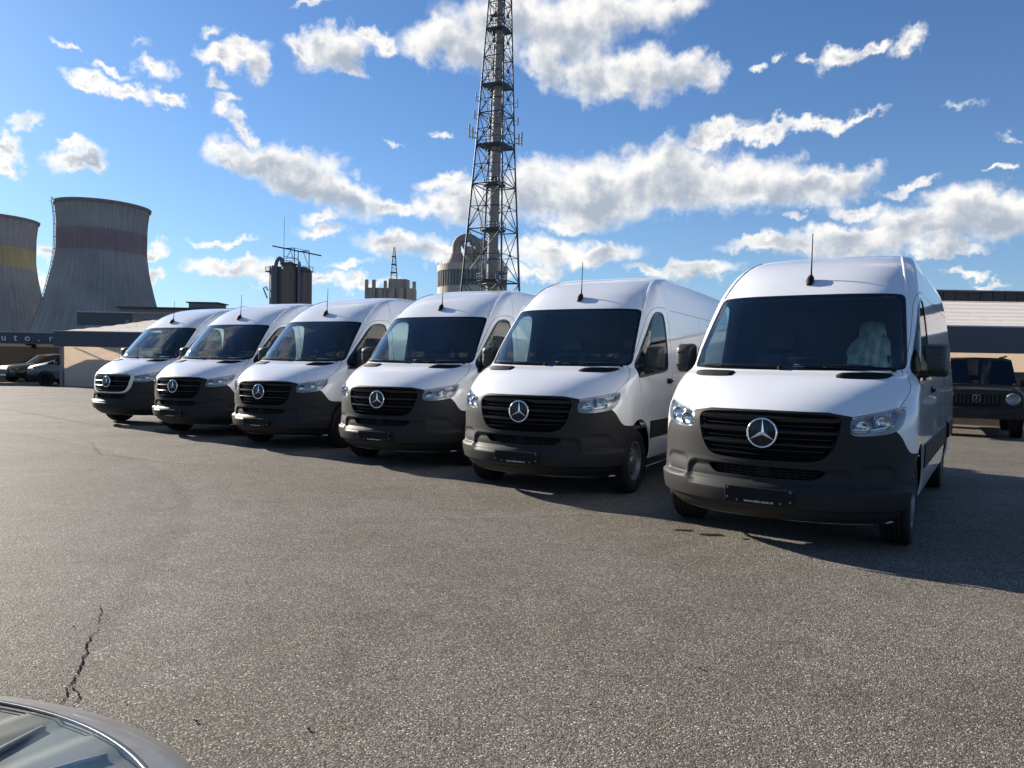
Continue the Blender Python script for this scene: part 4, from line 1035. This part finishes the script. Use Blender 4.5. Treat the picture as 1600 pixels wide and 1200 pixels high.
# ------------------------------------------------------------------ round works building with the big duct
def make_works():
    cx, cy, r = -10.1, 186.0, 8.5
    root = empty('works_building', (cx, cy, 0), 0, 'round tan works building with a big curved duct on its roof, behind the mast', 'building')
    MB().lathe([(r, 0), (r, 19.8), (r-.25, 19.85), (r-.25, 23.6), (r+.05, 23.65), (r+.1, 25.1), (r-.4, 25.1), (.01, 24.4)], 72).build('wall', 'concrete_tan', root, True, 30)
    nw = 30
    for k in range(nw):
        a0 = math.pi+math.pi*k/nw; a1 = math.pi+math.pi*(k+1)/nw; am = (a0+a1)/2
        for (z0, z1) in ((20.0, 21.15), (21.25, 22.35), (22.45, 23.5)):
            P = [((r-.1)*math.cos(a), (r-.1)*math.sin(a), z) for a, z in ((a0+.006, z0), (a1-.006, z0), (a1-.006, z1), (a0+.006, z1))]
            MB().quad(*P).build('window_pane', 'window_dark', root)
        bar('mullion', ((r-.05)*math.cos(a0), (r-.05)*math.sin(a0), 19.8), ((r-.05)*math.cos(a0), (r-.05)*math.sin(a0), 23.6), .06, 'concrete_tan', root)
    # block, hopper and duct on the roof
    MB().rbox((.3, 1.4, 26.9), (2.0, 2.2, 3.2), .2).build('tower_block', 'concrete_tan', root)
    MB().lathe([(3.1, 24.6), (2.9, 25.4), (1.9, 27.0), (1.3, 28.4)], 20, c=(-3.9, -1.2, 0)).build('hopper', 'duct_grey', root, True, 50)
    a = []
    for k in range(15):
        t = math.pi*k/14; a.append((-1.3-2.6*math.cos(t), -1.6, 29.9+2.0*math.sin(t)))
    MB().tube([(-3.9, -1.6, 26.5)]+a+[(1.4, -1.6, 28.2)], [1.2]+[1.1]*8+[1.0]*7+[.9], 14).build('duct', 'duct_grey', root, True, 60)
    MB().tube([(-.5, -1.7, 31.3), (3.2, -1.5, 30.2), (4.4, -1.5, 28.6), (4.2, -1.5, 24.8)], [1.1, 1.2, 1.1, 1.0], 12).build('duct', 'duct_grey', root, True, 60)
    MB().tube([(-2.6, -2.6, 30.5), (-1.0, -2.8, 28.2), (1.6, -3.0, 25.2)], [.4, .5, .5], 8).build('chute', 'duct_grey', root, True)
    MB().lathe([(2.6, 24.6), (1.8, 26.6), (.7, 29.6)], 16, c=(5.6, .6, 0)).build('cone', 'concrete_tan', root, True)
    for k in range(9): bar('stair_step', (3.1, -3.4, 24.9+k*.62), (4.4, -3.4, 24.9+k*.62), .12, 'concrete_dark', root)
    for x in (3.1, 4.4): bar('stair_post', (x, -3.4, 24.4), (x, -3.4, 31), .12, 'concrete_dark', root)
    bar('pipe', (-4.9, -2.6, 24.8), (-3.2, -2.6, 28.6), .10, 'antenna_white', root); bar('pipe', (-3.2, -2.6, 28.6), (-3.3, -2.5, 31.0), .10, 'antenna_white', root)
    for k in range(12):
        an = math.pi+math.pi*k/11; bar('rail_post', (r*math.cos(an), r*math.sin(an), 25.1), (r*math.cos(an), r*math.sin(an), 26.0), .04, 'concrete_dark', root)
make_works()

# ------------------------------------------------------------------ silos
def make_silos():
    root = empty('silo_group', (-44.3, 150, 0), 0, 'dark rusty cluster of tall silos with pipes and a gantry on top', 'silos')
    MB().lathe([(1.62, 0), (1.62, 18.6), (1.30, 20.4), (.6, 20.9), (.01, 21)], 32).build('silo', 'silo_rust', root, True, 40)
    MB().lathe([(1.24, 0), (1.24, 18.6), (1.0, 19.5), (.01, 19.8)], 28, c=(3.15, .3, 0)).build('silo', 'silo_rust', root, True, 40)
    MB().lathe([(.9, 0), (.9, 18.2), (.7, 19.0), (.01, 19.2)], 24, c=(-3.1, .5, 0)).build('silo', 'silo_grey', root, True, 40)
    MB().lathe([(.32, 0), (.32, 20.3), (.2, 20.9), (.01, 21)], 14, c=(2.2, -.8, 0)).build('vent_pipe', 'silo_grey', root, True, 40)
    g = [(-1.75-.75*math.cos(t)*1.0+.0, -.6, 19.6+1.9*math.sin(t)) for t in [math.pi*k/10 for k in range(11)]]
    MB().tube([(-2.5, -.6, 0)]+g+[(-.9, -.4, 20.2)], .40, 12).build('feed_pipe', 'silo_grey', root, True, 60)
    MB().tube([(-3.0, -.9, 0), (-3.0, -.9, 19.3), (-2.75, -.9, 20.0)], .36, 12).build('feed_pipe', 'silo_grey', root, True, 60)
    for c, rr, z in (((0, 0), 1.8, 20.35), ((3.15, .3), 1.5, 19.0), ((-3.5, .4), 1.35, 18.9)):
        MB().lathe([(rr-.7, z), (rr, z), (rr, z+.12), (rr-.7, z+.12)], 20, c=(c[0], c[1], 0), closed=True).build('walkway', 'steel_blue', root)
        for k in range(8):
            a = 2*math.pi*k/8; bar('rail_post', (c[0]+rr*math.cos(a), c[1]+rr*math.sin(a), z), (c[0]+rr*math.cos(a), c[1]+rr*math.sin(a), z+1.0), .04, 'steel_blue', root)
        MB().tube([(c[0]+rr*math.cos(2*math.pi*k/20), c[1]+rr*math.sin(2*math.pi*k/20), z+1.0) for k in range(20)], .04, 5, closed=True).build('rail', 'steel_blue', root)
    bar('gantry_beam', (-3.2, -.5, 23.9), (6.4, -.5, 22.15), .14, 'steel_blue', root); bar('gantry_beam', (-1.0, -.5, 23.45), (1.1, -.5, 23.55), .1, 'steel_blue', root)
    bar('gantry_beam', (1.9, -.5, 22.9), (4.0, -.5, 23.05), .1, 'steel_blue', root); bar('gantry_beam', (1.1, -.5, 23.55), (4.0, -.5, 23.05), .05, 'steel_blue', root)
    for x, z0, z1 in ((-.95, 20.5, 23.5), (1.1, 20.5, 23.5), (1.85, 19.0, 23.0), (4.0, 19.0, 23.0)): bar('gantry_post', (x, -.5, z0), (x, -.5, z1), .11, 'steel_blue', root)
    for a, b in (((-.4, 21.6), (.4, 23.2)), ((.4, 23.2), (.9, 21.4)), ((2.9, 22.7), (3.8, 20.4)), ((-.9, 21.9), (1.0, 21.6)), ((1.0, 21.6), (2.0, 21.4))): bar('gantry_brace', (a[0], -.5, a[1]), (b[0], -.5, b[1]), .06, 'steel_blue', root)
    bar('lightning_rod', (-.93, -.5, 23.5), (-.93, -.5, 29.5), .05, 'steel_blue', root)
    MB().tube([(-4.1, -.5, 13.6), (-4.6, -.5, 14.8), (-4.9, -.5, 15.6), (-4.4, -.5, 15.9), (-4.0, -.5, 15.2)], .13, 6).build('bent_pipe', 'steel_blue', root)
    MB().box((-.3, .6, 10), (3.6, .6, 10)).build('backing_frame', 'silo_grey', root)
make_silos()

# ------------------------------------------------------------------ crenellated concrete block with a small mast
def make_block():
    root = empty('concrete_tower_block', (-32.3, 200, 0), 0, 'weathered concrete block with stubby corner posts and a small mast on top', 'building')
    m = MB()
    for k in range(5): MB().lathe([(1.42, 0), (1.42, 20.9), (.01, 20.9)], 20, c=(-5.2+2.6*k, 0, 0)).build('silo_bay', 'battle_concrete', root, True, 40)
    MB().box((0, .9, 10.3), (6.5, 1.4, 10.4)).build('core', 'battle_concrete', root)
    for x, w, z in ((-6.2, .38, 23.0), (-4.3, .42, 23.0), (-1.3, .36, 22.8), (4.6, .4, 23.1), (6.25, .42, 22.7)):
        MB().box((x, -.9, z/2+5), (w, .5, z/2-5)).build('corner_post', 'battle_concrete', root)
    MB().box((1.9, .2, 22.0), (2.4, 1.0, 1.35)).build('roof_house', 'battle_concrete', root)
    for s1 in (-1, 1):
        for s2 in (-1, 1): bar('mast_leg', (.75+s1*1.0, s2*.8, 21.5), (.75+s1*.16, s2*.16, 31.8), .08, 'steel_blue', root)
    for z in np.arange(22.5, 31.5, .9):
        k = float(np.interp(z, [21.5, 31.8], [1.0, .16]))
        bar('mast_strut', (.75-k, -.3, z), (.75+k, -.3, z+.0), .05, 'steel_blue', root); bar('mast_strut', (.75-k, -.3, z), (.75+k*.9, -.3, z+.9), .05, 'steel_blue', root)
    for z in (25.0, 27.2, 29.2): MB().box((.75, -.3, z), (1.0-(z-22)*.07, .5, .12)).build('mast_platform', 'steel_blue', root)
make_block()

# ------------------------------------------------------------------ low buildings behind the yard
lb = empty('low_concrete_building', (-38.5, 92, 0), 0, 'long low grey concrete building behind the tents, with a flat roof house', 'building')
MB().box((0, 3, 3.7), (9.2, 3, 3.7)).build('wall', 'concrete_dark', lb)
for z in (5.2, 6.0, 6.9): MB().box((0, -.02, z), (9.15, .06, .12)).build('ledge', 'battle_concrete', lb)
MB().box((0, 3, 7.5), (9.4, 3.3, .12)).build('roof_slab', 'roof_grey', lb)
MB().box((.3, 3, 7.95), (1.7, 1.6, .38)).build('roof_house', 'concrete_dark', lb); MB().box((.3, 3, 8.38), (1.95, 1.8, .07)).build('roof_house_slab', 'roof_grey', lb)
rb_ = empty('low_roofed_building', (27, 31, 0), 0, 'long low building with a dark corrugated roof edge behind the open shelter', 'building')
MB().box((0, 4, 2.1), (15, 4, 2.1)).build('wall', 'concrete_tan', rb_)
for k in range(60): MB().box((-14.9+.5*k, -.25, 4.42), (.235, .05, .24)).build('roof_edge_sheet', 'roof_grey', rb_)
MB().box((0, 3.9, 4.46), (15.1, 4.05, .22)).build('roof', 'roof_grey', rb_)
MB().box((0, -.2, 4.71), (15.2, .12, .03)).build('roof_edge_cap', 'concrete_dark', rb_)

# ------------------------------------------------------------------ fabric shelters
def shelter(label, origin, rz, width, depth, z0, z1, zr, wall=None, back=True, hip=0.0, posts=(), panels=6, back_low=0.0):
    """front fascia between z0 and z1, fabric roof rising to zr at the back; x runs to the right, y to the back"""
    root = empty('fabric_shelter', (*origin, 0), rz, label, 'shelter', 'fabric shelters')
    MB().box((width/2, 0, (z0+z1)/2), (width/2, .06, (z1-z0)/2)).build('fascia', 'fascia_dark', root)
    MB().box((width/2, 0, z1+.015), (width/2+.02, .08, .018)).build('fascia_cap', 'antenna_white', root)
    n = panels
    for k in range(n):
        x0, x1 = width*k/n, width*(k+1)/n; g = .0008
        a0 = x0 if k else 0; b0 = max(x0, hip)
        m = MB(); ns = 42
        for i in range(ns+1):
            f = i/ns; sag = -.05*math.sin(math.pi*f)+.012*math.sin(f*math.pi*14)
            xa = max(x0, hip*f); xb = max(x1, hip*f)
            m.v += [(xa+g, .08+depth*f, z1+(zr-z1)*f+sag), (xb-g, .08+depth*f, z1+(zr-z1)*f+sag)]
        m.f += [(2*i, 2*i+1, 2*i+3, 2*i+2) for i in range(ns)]
        m.build('roof_fabric', 'membrane_roof', root, True)
        if False: bar('roof_batten', (max(x0, 0), .08, z1+.005), (max(x0, hip), depth, zr+.005), .012, 'membrane_beige', root)
    if back:
        for k in range(n):
            x0, x1 = hip+(width-hip)*k/n, hip+(width-hip)*(k+1)/n
            zl = back_low
            MB().box(((x0+x1)/2, depth+.02, (zr+zl)/2), ((x1-x0)/2-.005, .004, (zr-zl)/2)).build('back_fabric', 'membrane_beige', root)
            if zl: MB().box(((x0+x1)/2, depth+.02, zl/2), ((x1-x0)/2-.002, .05, zl/2)).build('shade_back_wall', 'fascia_dark', root)  # added dark lower wall, stands in for the shade under the shelter
    if wall:
        n2 = max(1, int((wall[1]-wall[0])/2.2))
        for k in range(n2):
            x0, x1 = wall[0]+(wall[1]-wall[0])*k/n2, wall[0]+(wall[1]-wall[0])*(k+1)/n2
            MB().box(((x0+x1)/2, .10, z0/2+.03), ((x1-x0)/2-.006, .004, z0/2+.02)).build('front_fabric', 'membrane_beige', root)
            bar('wall_brace', (x0+.2, .35, z0+.1), (x1+.6, .35, .75), .03, 'post_grey', root)
    for (x, y) in posts:
        zt = z0+.02 if y < .5 else z1+(zr-z1)*y/depth
        MB().rbox((x, y, zt/2), (.06, .06, zt/2), .008).build('post', 'post_grey', root)
    for k in range(n+1):
        x = width*k/n; bar('roof_truss', (max(x, .02), .1, z1-.06), (max(x, hip), depth, zr-.10), .03, 'post_grey', root)
    return root
shelter('beige fabric shelter with dark fascia and closed front left of the vans', (-21.75, 36.0), 0, 11, 6.2, 1.90, 2.62, 3.55, wall=(.42, 11), hip=1.7, posts=((.36, 0), (.4, 6.0), (5.5, 6.0)), panels=5)
sh = shelter('open fabric shelter with a lettered dark fascia at the picture edge', (-34.0, 38.9), R(9.0), 11.6, 5.0, 2.08, 2.66, 2.80, back=False, posts=((1.0, .0), (11.3, 4.8), (.2, 4.8)), panels=5)
MB().box((5.8, .12, 1.99), (5.8, .05, .075)).build('beam', 'membrane_beige', sh)
MB().box((5.8, 5.0, 1.2), (5.8, .03, 1.2)).build('shade_back_wall', 'unlit_membrane', sh)  # fabric wall in shade, its darkness painted as an opaque brown
MB().rbox((8.7, .05, 1.92), (.10, .12, .10), .03).build('flood_lamp', 'plastic_matt', sh); MB().box((8.55, .0, 2.02), (.22, .05, .04)).build('lamp_bracket', 'plastic_matt', sh)
fa = [c for c in sh.children if c.name.startswith('fascia') and 'cap' not in c.name][0]
for i, chx in enumerate('auto.ro'):
    M = Matrix.Translation((7.28+.575*(i-1)-.0, -.085, 2.37)) @ Matrix.Rotation(R(90), 4, 'X')
    text_obj('letter', chx, .50, 'white_print', fa, M, .015)
shelter('open beige fabric shelter with a wide dark fascia over the parked off-roader', (7.5, 18.6), R(-2), 13, 5.6, 1.89, 2.52, 3.66, posts=((.1, 0), (9.5, 0), (.1, 5.4), (12.9, 5.4)), panels=5, back_low=1.45)
# dark box canopy with open truss end, further back
cb = empty('box_canopy', (-34.4, 60, 0), 0, 'dark box-shaped canopy edge with an open truss, above the beige shelter', 'canopy')
MB().box((2.15, 0, 4.45), (2.15, .08, .52)).build('fascia', 'fascia_dark', cb); MB().box((2.15, 0, 4.99), (2.17, .1, .025)).build('fascia_cap', 'antenna_white', cb)
for a, b in (((4.3, 4.9), (6.6, 4.35)), ((4.3, 4.6), (6.6, 4.25)), ((4.4, 4.85), (5.0, 4.5)), ((5.0, 4.5), (5.4, 4.62)), ((5.4, 4.62), (6.0, 4.35))): bar('truss_bar', (a[0], 0, a[1]), (b[0], 1.5, b[1]), .06, 'post_grey', cb)
MB().add([(0, .1, 4.95), (4.3, .1, 4.95), (6.6, 6, 4.4), (0, 6, 4.4)], [(0, 1, 2, 3)]).build('roof_sheet', 'fascia_dark', cb)
for x in (.2, 4.1): bar('post', (x, .3, 0), (x, .3, 3.95), .08, 'post_grey', cb)

# ------------------------------------------------------------------ other parked cars
def make_car(name, loc, heading, label, st, mat, glass_from, glass_to, wheels, wr=.35, front=None, cat='car'):
    """st: stations (x back from nose, bottom z, belt z, top z, half width, roof half width)"""
    root = empty(name, (*loc, 0), R(heading), label, cat)
    n = len(st); body = MB(); glz = MB(); rings = []
    for (x, zb, zbelt, zt, w, wrf) in st:
        mid = zb+(zbelt-zb)*.55
        half = [(0, zb), (w*.86, zb), (w*.97, zb+.10), (w, mid), (w*.965, zbelt), (wrf, zt-.04), (wrf*.82, zt), (0, zt+.015)]
        ring = [(-x, y, z) for y, z in half]+[(-x, -y, z) for y, z in half[-2:0:-1]]
        rings.append(ring)
    m = len(rings[0]); V = [p for r_ in rings for p in r_]
    bf, gf = [], []
    for i in range(n-1):
        for k in range(m):
            q = (i*m+k, i*m+(k+1) % m, (i+1)*m+(k+1) % m, (i+1)*m+k)
            side = k in (4, m-5); top = k in (5, 6, m-6, m-7)
            dz = abs(st[i+1][3]-st[i][3]); slope = dz > .18 and st[i][3] > .85
            isg = glass_from <= i < glass_to and (side or (top and slope) )
            (gf if isg else bf).append(q)
    body.v = V; body.f = bf+[tuple(reversed(range(m))), tuple((n-1)*m+k for k in range(m))]
    body.build('body', mat, root, True, 38)
    glz.v = V; glz.f = gf; glz.build('windows', 'glass_dark', root, True, 30)
    for (x, w) in wheels:
        for s in (1, -1):
            make_wheel(root, 'wheel', -x, s*(w-.11), s, wr, .22, wr*.62, 'lamp_grey')
            MB().lathe([(wr+.05, s*(w-.02)), (wr+.05, s*(w+.006)), (wr-.0, s*(w+.006))], 24, 'Y', c=(-x, 0, wr), a0=R(-5), a1=R(185)).build('wheel_arch', 'plastic_matt', root)
            MB().lathe([(wr+.045, s*(w-.01)), (.01, s*(w-.01))], 24, 'Y', c=(-x, 0, wr+.01)).build('wheel_well', 'void_black', root)
    return root
# dark off-roader with a flat upright front, under the right-hand shelter
gx = make_car('off_road_car', (10.02, 16.35), -119, 'dark boxy off-road car with round headlamps under the open shelter',
  [(0, .52, .95, 1.04, .86, .80), (.10, .42, .98, 1.08, .88, .82), (.6, .40, 1.02, 1.12, .89, .83), (1.25, .40, 1.05, 1.15, .89, .83), (1.55, .40, 1.08, 1.70, .90, .74), (1.9, .40, 1.08, 1.76, .90, .75), (3.9, .40, 1.08, 1.76, .90, .75), (4.3, .40, 1.06, 1.70, .89, .73), (4.38, .5, 1.0, 1.2, .86, .72)],
  'paint_olive', 3, 7, ((.85, .90), (3.45, .90)), .39)
MB().rbox((.035, 0, .84), (.03, .44, .13), .02).build('grille', 'plastic_matt', gx)
gg = [c for c in gx.children if c.name.startswith('grille')][0]
for k in range(11): MB().rbox((.068, -.375+.075*k, .84), (.012, .014, .105), .006).build('grille_bar', 'plastic_black', gg)
make_star(gg, .085, .86, .075, 'lamp_grey')
for s in (1, -1):
    hl = MB().lathe([(.135, .0), (.14, .05), (.115, .075)], 28, 'X', c=(.0, s*.66, .85)).build('headlight', 'lamp_grey', gx, True, 40)
    MB().lathe([(.115, .03), (.08, .0), (.03, -.01), (.001, -.01)], 24, 'X', c=(.02, s*.66, .85)).build('reflector_bowl', 'lamp_grey', hl, True)
    MB().lathe([(.118, .072), (.07, .10), (.001, .11)], 24, 'X', c=(0, s*.66, .85)).build('lens', 'glass_lens', hl, True)
    MB().rbox((-.18, s*.72, 1.16), (.11, .05, .03), .015).build('turn_signal', 'plastic_black', gx)
    mr = MB().rbox((-1.50, s*1.02, 1.20), (.06, .10, .09), .03).build('door_mirror', 'paint_olive', gx, True, 50)
    MB().tube([(-1.48, s*.90, 1.12), (-1.5, s*1.0, 1.15)], .02, 6).build('mirror_arm', 'plastic_matt', mr)
    MB().tube([(-2.0, s*.66, 1.80), (-4.1, s*.66, 1.80)], .02, 6).build('roof_rail', 'plastic_matt', gx)
MB().rbox((.06, 0, .55), (.10, .90, .12), .03).build('bumper', 'plastic_grey', gx, True, 40)
MB().rbox((.165, 0, .56), (.008, .26, .055), .004).build('number_plate', 'plastic_black', gx)
MB().rbox((-1.30, 0, 1.30), (.02, .09, .05), .01).build('roof_sensor', 'plastic_matt', gx)
for s in (1, -1): MB().rbox((-2.3, s*.42, 1.20), (.10, .24, .30), .06).build('seat', 'seat_cloth', gx, True, 50)
# dark people carrier behind the closed fabric wall
pc = make_car('people_carrier', (-23.55, 37.35), 188, 'dark blue people carrier with a bright chrome grille, half hidden by the fabric wall',
  [(0, .45, .70, .80, .72, .60), (.08, .28, .78, .92, .86, .72), (.35, .25, .90, 1.02, .93, .80), (1.0, .25, 1.02, 1.16, .95, .82), (1.25, .25, 1.04, 1.26, .95, .78), (2.15, .25, 1.05, 1.84, .95, .74), (2.6, .25, 1.06, 1.90, .95, .75), (4.7, .25, 1.06, 1.90, .95, .75), (5.1, .30, 1.04, 1.80, .93, .72), (5.15, .4, .95, 1.5, .9, .7)],
  'paint_navy', 3, 8, ((.95, .95), (4.15, .95)), .34)
for z in (.60, .67, .74): MB().tube([(.02-.18*abs(y)**1.5, y, z) for y in np.linspace(-.62, .62, 11)], .016, 6).build('grille_bar', 'chrome', pc, True)
MB().tube([(.03-.15*abs(y)**1.5, y, .40) for y in np.linspace(-.6, .6, 11)], .03, 6).build('bumper_trim', 'chrome', pc, True)
make_star(pc, .05, .68, .09)
for s in (1, -1):
    MB().rbox((-.28, s*.80, .80), (.16, .09, .05), .03, Matrix.Rotation(s*R(-35), 3, 'Z')).build('headlight', 'reflector', pc, True, 50)
    MB().rbox((-1.45, s*1.03, 1.10), (.07, .09, .08), .03).build('door_mirror', 'paint_navy', pc, True, 50)
# dark estate at the picture edge
ec = make_car('dark_estate_car', (-27.6, 41.2), -118, 'dark parked car with a slanted tail at the left picture edge',
  [(0, .40, .62, .70, .70, .60), (.10, .26, .70, .82, .86, .72), (.5, .22, .80, .92, .92, .80), (1.2, .22, .88, 1.02, .94, .82), (1.9, .22, .92, 1.46, .94, .64), (2.4, .22, .93, 1.56, .94, .66), (3.6, .22, .94, 1.54, .94, .66), (4.4, .24, .94, 1.20, .92, .70), (4.75, .28, .90, 1.02, .88, .70), (4.85, .40, .80, .90, .80, .66)],
  'paint_dark', 3, 8, ((.9, .94), (3.75, .94)), .34)
for s in (1, -1):
    MB().rbox((-.22, s*.72, .70), (.10, .14, .05), .03).build('headlight', 'lamp_grey', ec, True, 50)
    MB().rbox((-1.65, s*1.02, 1.0), (.06, .09, .07), .03).build('door_mirror', 'paint_dark', ec, True, 50)
MB().rbox((.02, 0, .58), (.03, .42, .12), .02).build('grille', 'plastic_black', ec); MB().rbox((.06, 0, .38), (.01, .26, .055), .005).build('number_plate', 'white_print', ec)

# ------------------------------------------------------------------ the silver car the picture was taken beside
def make_near_car():
    L = np.array([(.20,1.45,.70,.86),(.35,1.56,.75,.905),(.52,1.60,.75,.925),(.645,1.605,.75,.922),(.68,1.595,.75,.915),(.70,1.575,.75,.90),(.712,1.54,.74,.88),(.745,1.40,.70,.865),(.79,1.20,.66,.845),(.86,.90,.60,.825),(.92,.55,.55,.81),(.97,.12,.50,.80),(1.0,-.08,.48,.79),(1.2,-.42,.45,.72),(1.38,-.80,.42,.62),(1.44,-1.15,.40,.50),(1.46,-1.5,.4,.2)])
    ff, fd, fww = [pchip(L[:, 0], L[:, k]) for k in (1, 2, 3)]
    cx = -1.27; back = -2.9
    root = empty('silver_car', (cx, 0, 0), 0, 'silver car close to the camera, only its headlamp corner in the picture', 'car')
    def pt(sx, z, off=0.0):
        q = min(abs(sx), 1.0); y = float(ff(z)-fd(z)+fd(z)*math.sqrt(max(0, 1-q**2.2)))
        p = Vector((sx*float(fww(z)), y, z))
        if off:
            e = 1e-3
            a = pt(min(sx+e, 1), z)-pt(sx-e, z); b = pt(sx, z+e)-pt(sx, z-e); n = a.cross(b).normalized(); n = n if n.dot(Vector((sx, .6, .8))) > 0 else -n
            p = p+n*off
        return p
    zs = list(np.linspace(.20, .64, 8))+list(np.linspace(.65, .72, 10))+list(np.linspace(.73, 1.0, 16))+list(np.linspace(1.02, 1.46, 14))
    ss_ = [math.sin(math.pi/2*k/30) for k in range(-30, 31)]
    ss_ = [math.copysign(1-(1-abs(s))**1.6, s) for s in np.linspace(-1, 1, 81)]
    vs, fs = [], []; m = len(ss_)+2
    for z in zs:
        vs.append((-float(fww(z)), back, z)); vs += [tuple(pt(s, z)) for s in ss_]; vs.append((float(fww(z)), back, z))
    for i in range(len(zs)-1):
        for k in range(m-1): fs.append((i*m+k, i*m+k+1, (i+1)*m+k+1, (i+1)*m+k))
    zc = [zs[f[0]//m] for f in fs]
    gl = [f for f, z in zip(fs, zc) if 1.02 <= z < 1.36]; bd = [f for f, z in zip(fs, zc) if not (1.02 <= z < 1.36)]
    b = MB(); b.v = vs; b.f = bd+[tuple((len(zs)-1)*m+k for k in range(m)), tuple(i*m for i in range(len(zs)))[::-1]]
    b.build('body', 'paint_silver', root, True, 60)
    w = MB(); w.v = vs; w.f = gl; w.build('windows', 'glass_dark', root, True)
    for sgn in (1, -1):
        N, M_ = 40, 10
        def patch(off, z0=.729, z1=.800, s0=.16, s1=.90, pinch=.5):
            P = []
            for i in range(N+1):
                u = i/N; sx = s0+(s1-s0)*u
                lo = z0; hi = z0+(z1-z0)*(math.sin(math.pi*min(1, (u*.94+.06)))**pinch)
                for k in range(M_+1):
                    P.append(pt(sgn*sx, lo+(hi-lo)*k/M_, off))
            return P
        F_ = [(i*(M_+1)+k, (i+1)*(M_+1)+k, (i+1)*(M_+1)+k+1, i*(M_+1)+k+1) for i in range(N) for k in range(M_)]
        P0 = patch(.002)
        P0 = [p+Vector((0, 0, .006*((i//(M_+1))//5 % 2))) for i, p in enumerate(P0)]
        hl = MB().add(P0, F_).build('headlight', 'lamp_inner', root, True, 30)
        MB().add(patch(.016), F_).build('lens', 'glass_lens_old', hl, True)
        PA = patch(.010); PB = patch(.012)
        MB().tube([PA[i*(M_+1)] for i in range(N+1)]+[PA[i*(M_+1)+M_] for i in range(N, -1, -1)], .0045, 6, closed=True).build('gasket', 'void_black', hl, True)
        MB().tube([p+Vector((0, -.012, .006)) for p in [PB[i*(M_+1)] for i in range(1, N)]], .0022, 6).build('chrome_strip', 'lamp_grey', hl, True)
        for a in ((.24, .745, .34, .780), (.36, .742, .42, .788), (.52, .742, .56, .788), (.70, .740, .66, .785), (.80, .738, .78, .765)):
            MB().tube([pt(sgn*(a[0]+(a[2]-a[0])*k/6), a[1]+(a[3]-a[1])*k/6, .006) for k in range(7)], .006, 6).build('light_blade', 'lamp_grey', hl, True)
        for y in (.78, -1.95): make_wheel(root, 'wheel', 0, 0, 1, .33, .21, .21, 'lamp_grey').matrix_local = Matrix.Translation((sgn*.80, y, .33)) @ Matrix.Rotation(R(-90*sgn), 4, 'Z')
        MB().rbox((sgn*.97, -.25, 1.0), (.09, .06, .07), .03).build('door_mirror', 'paint_silver', root, True, 50)
    g = MB()
    for z in (.50, .56, .62): MB().tube([pt(s, z, .004) for s in np.linspace(-.45, .45, 21)], .010, 6).build('grille_bar', 'plastic_black', root, True)
make_near_car()
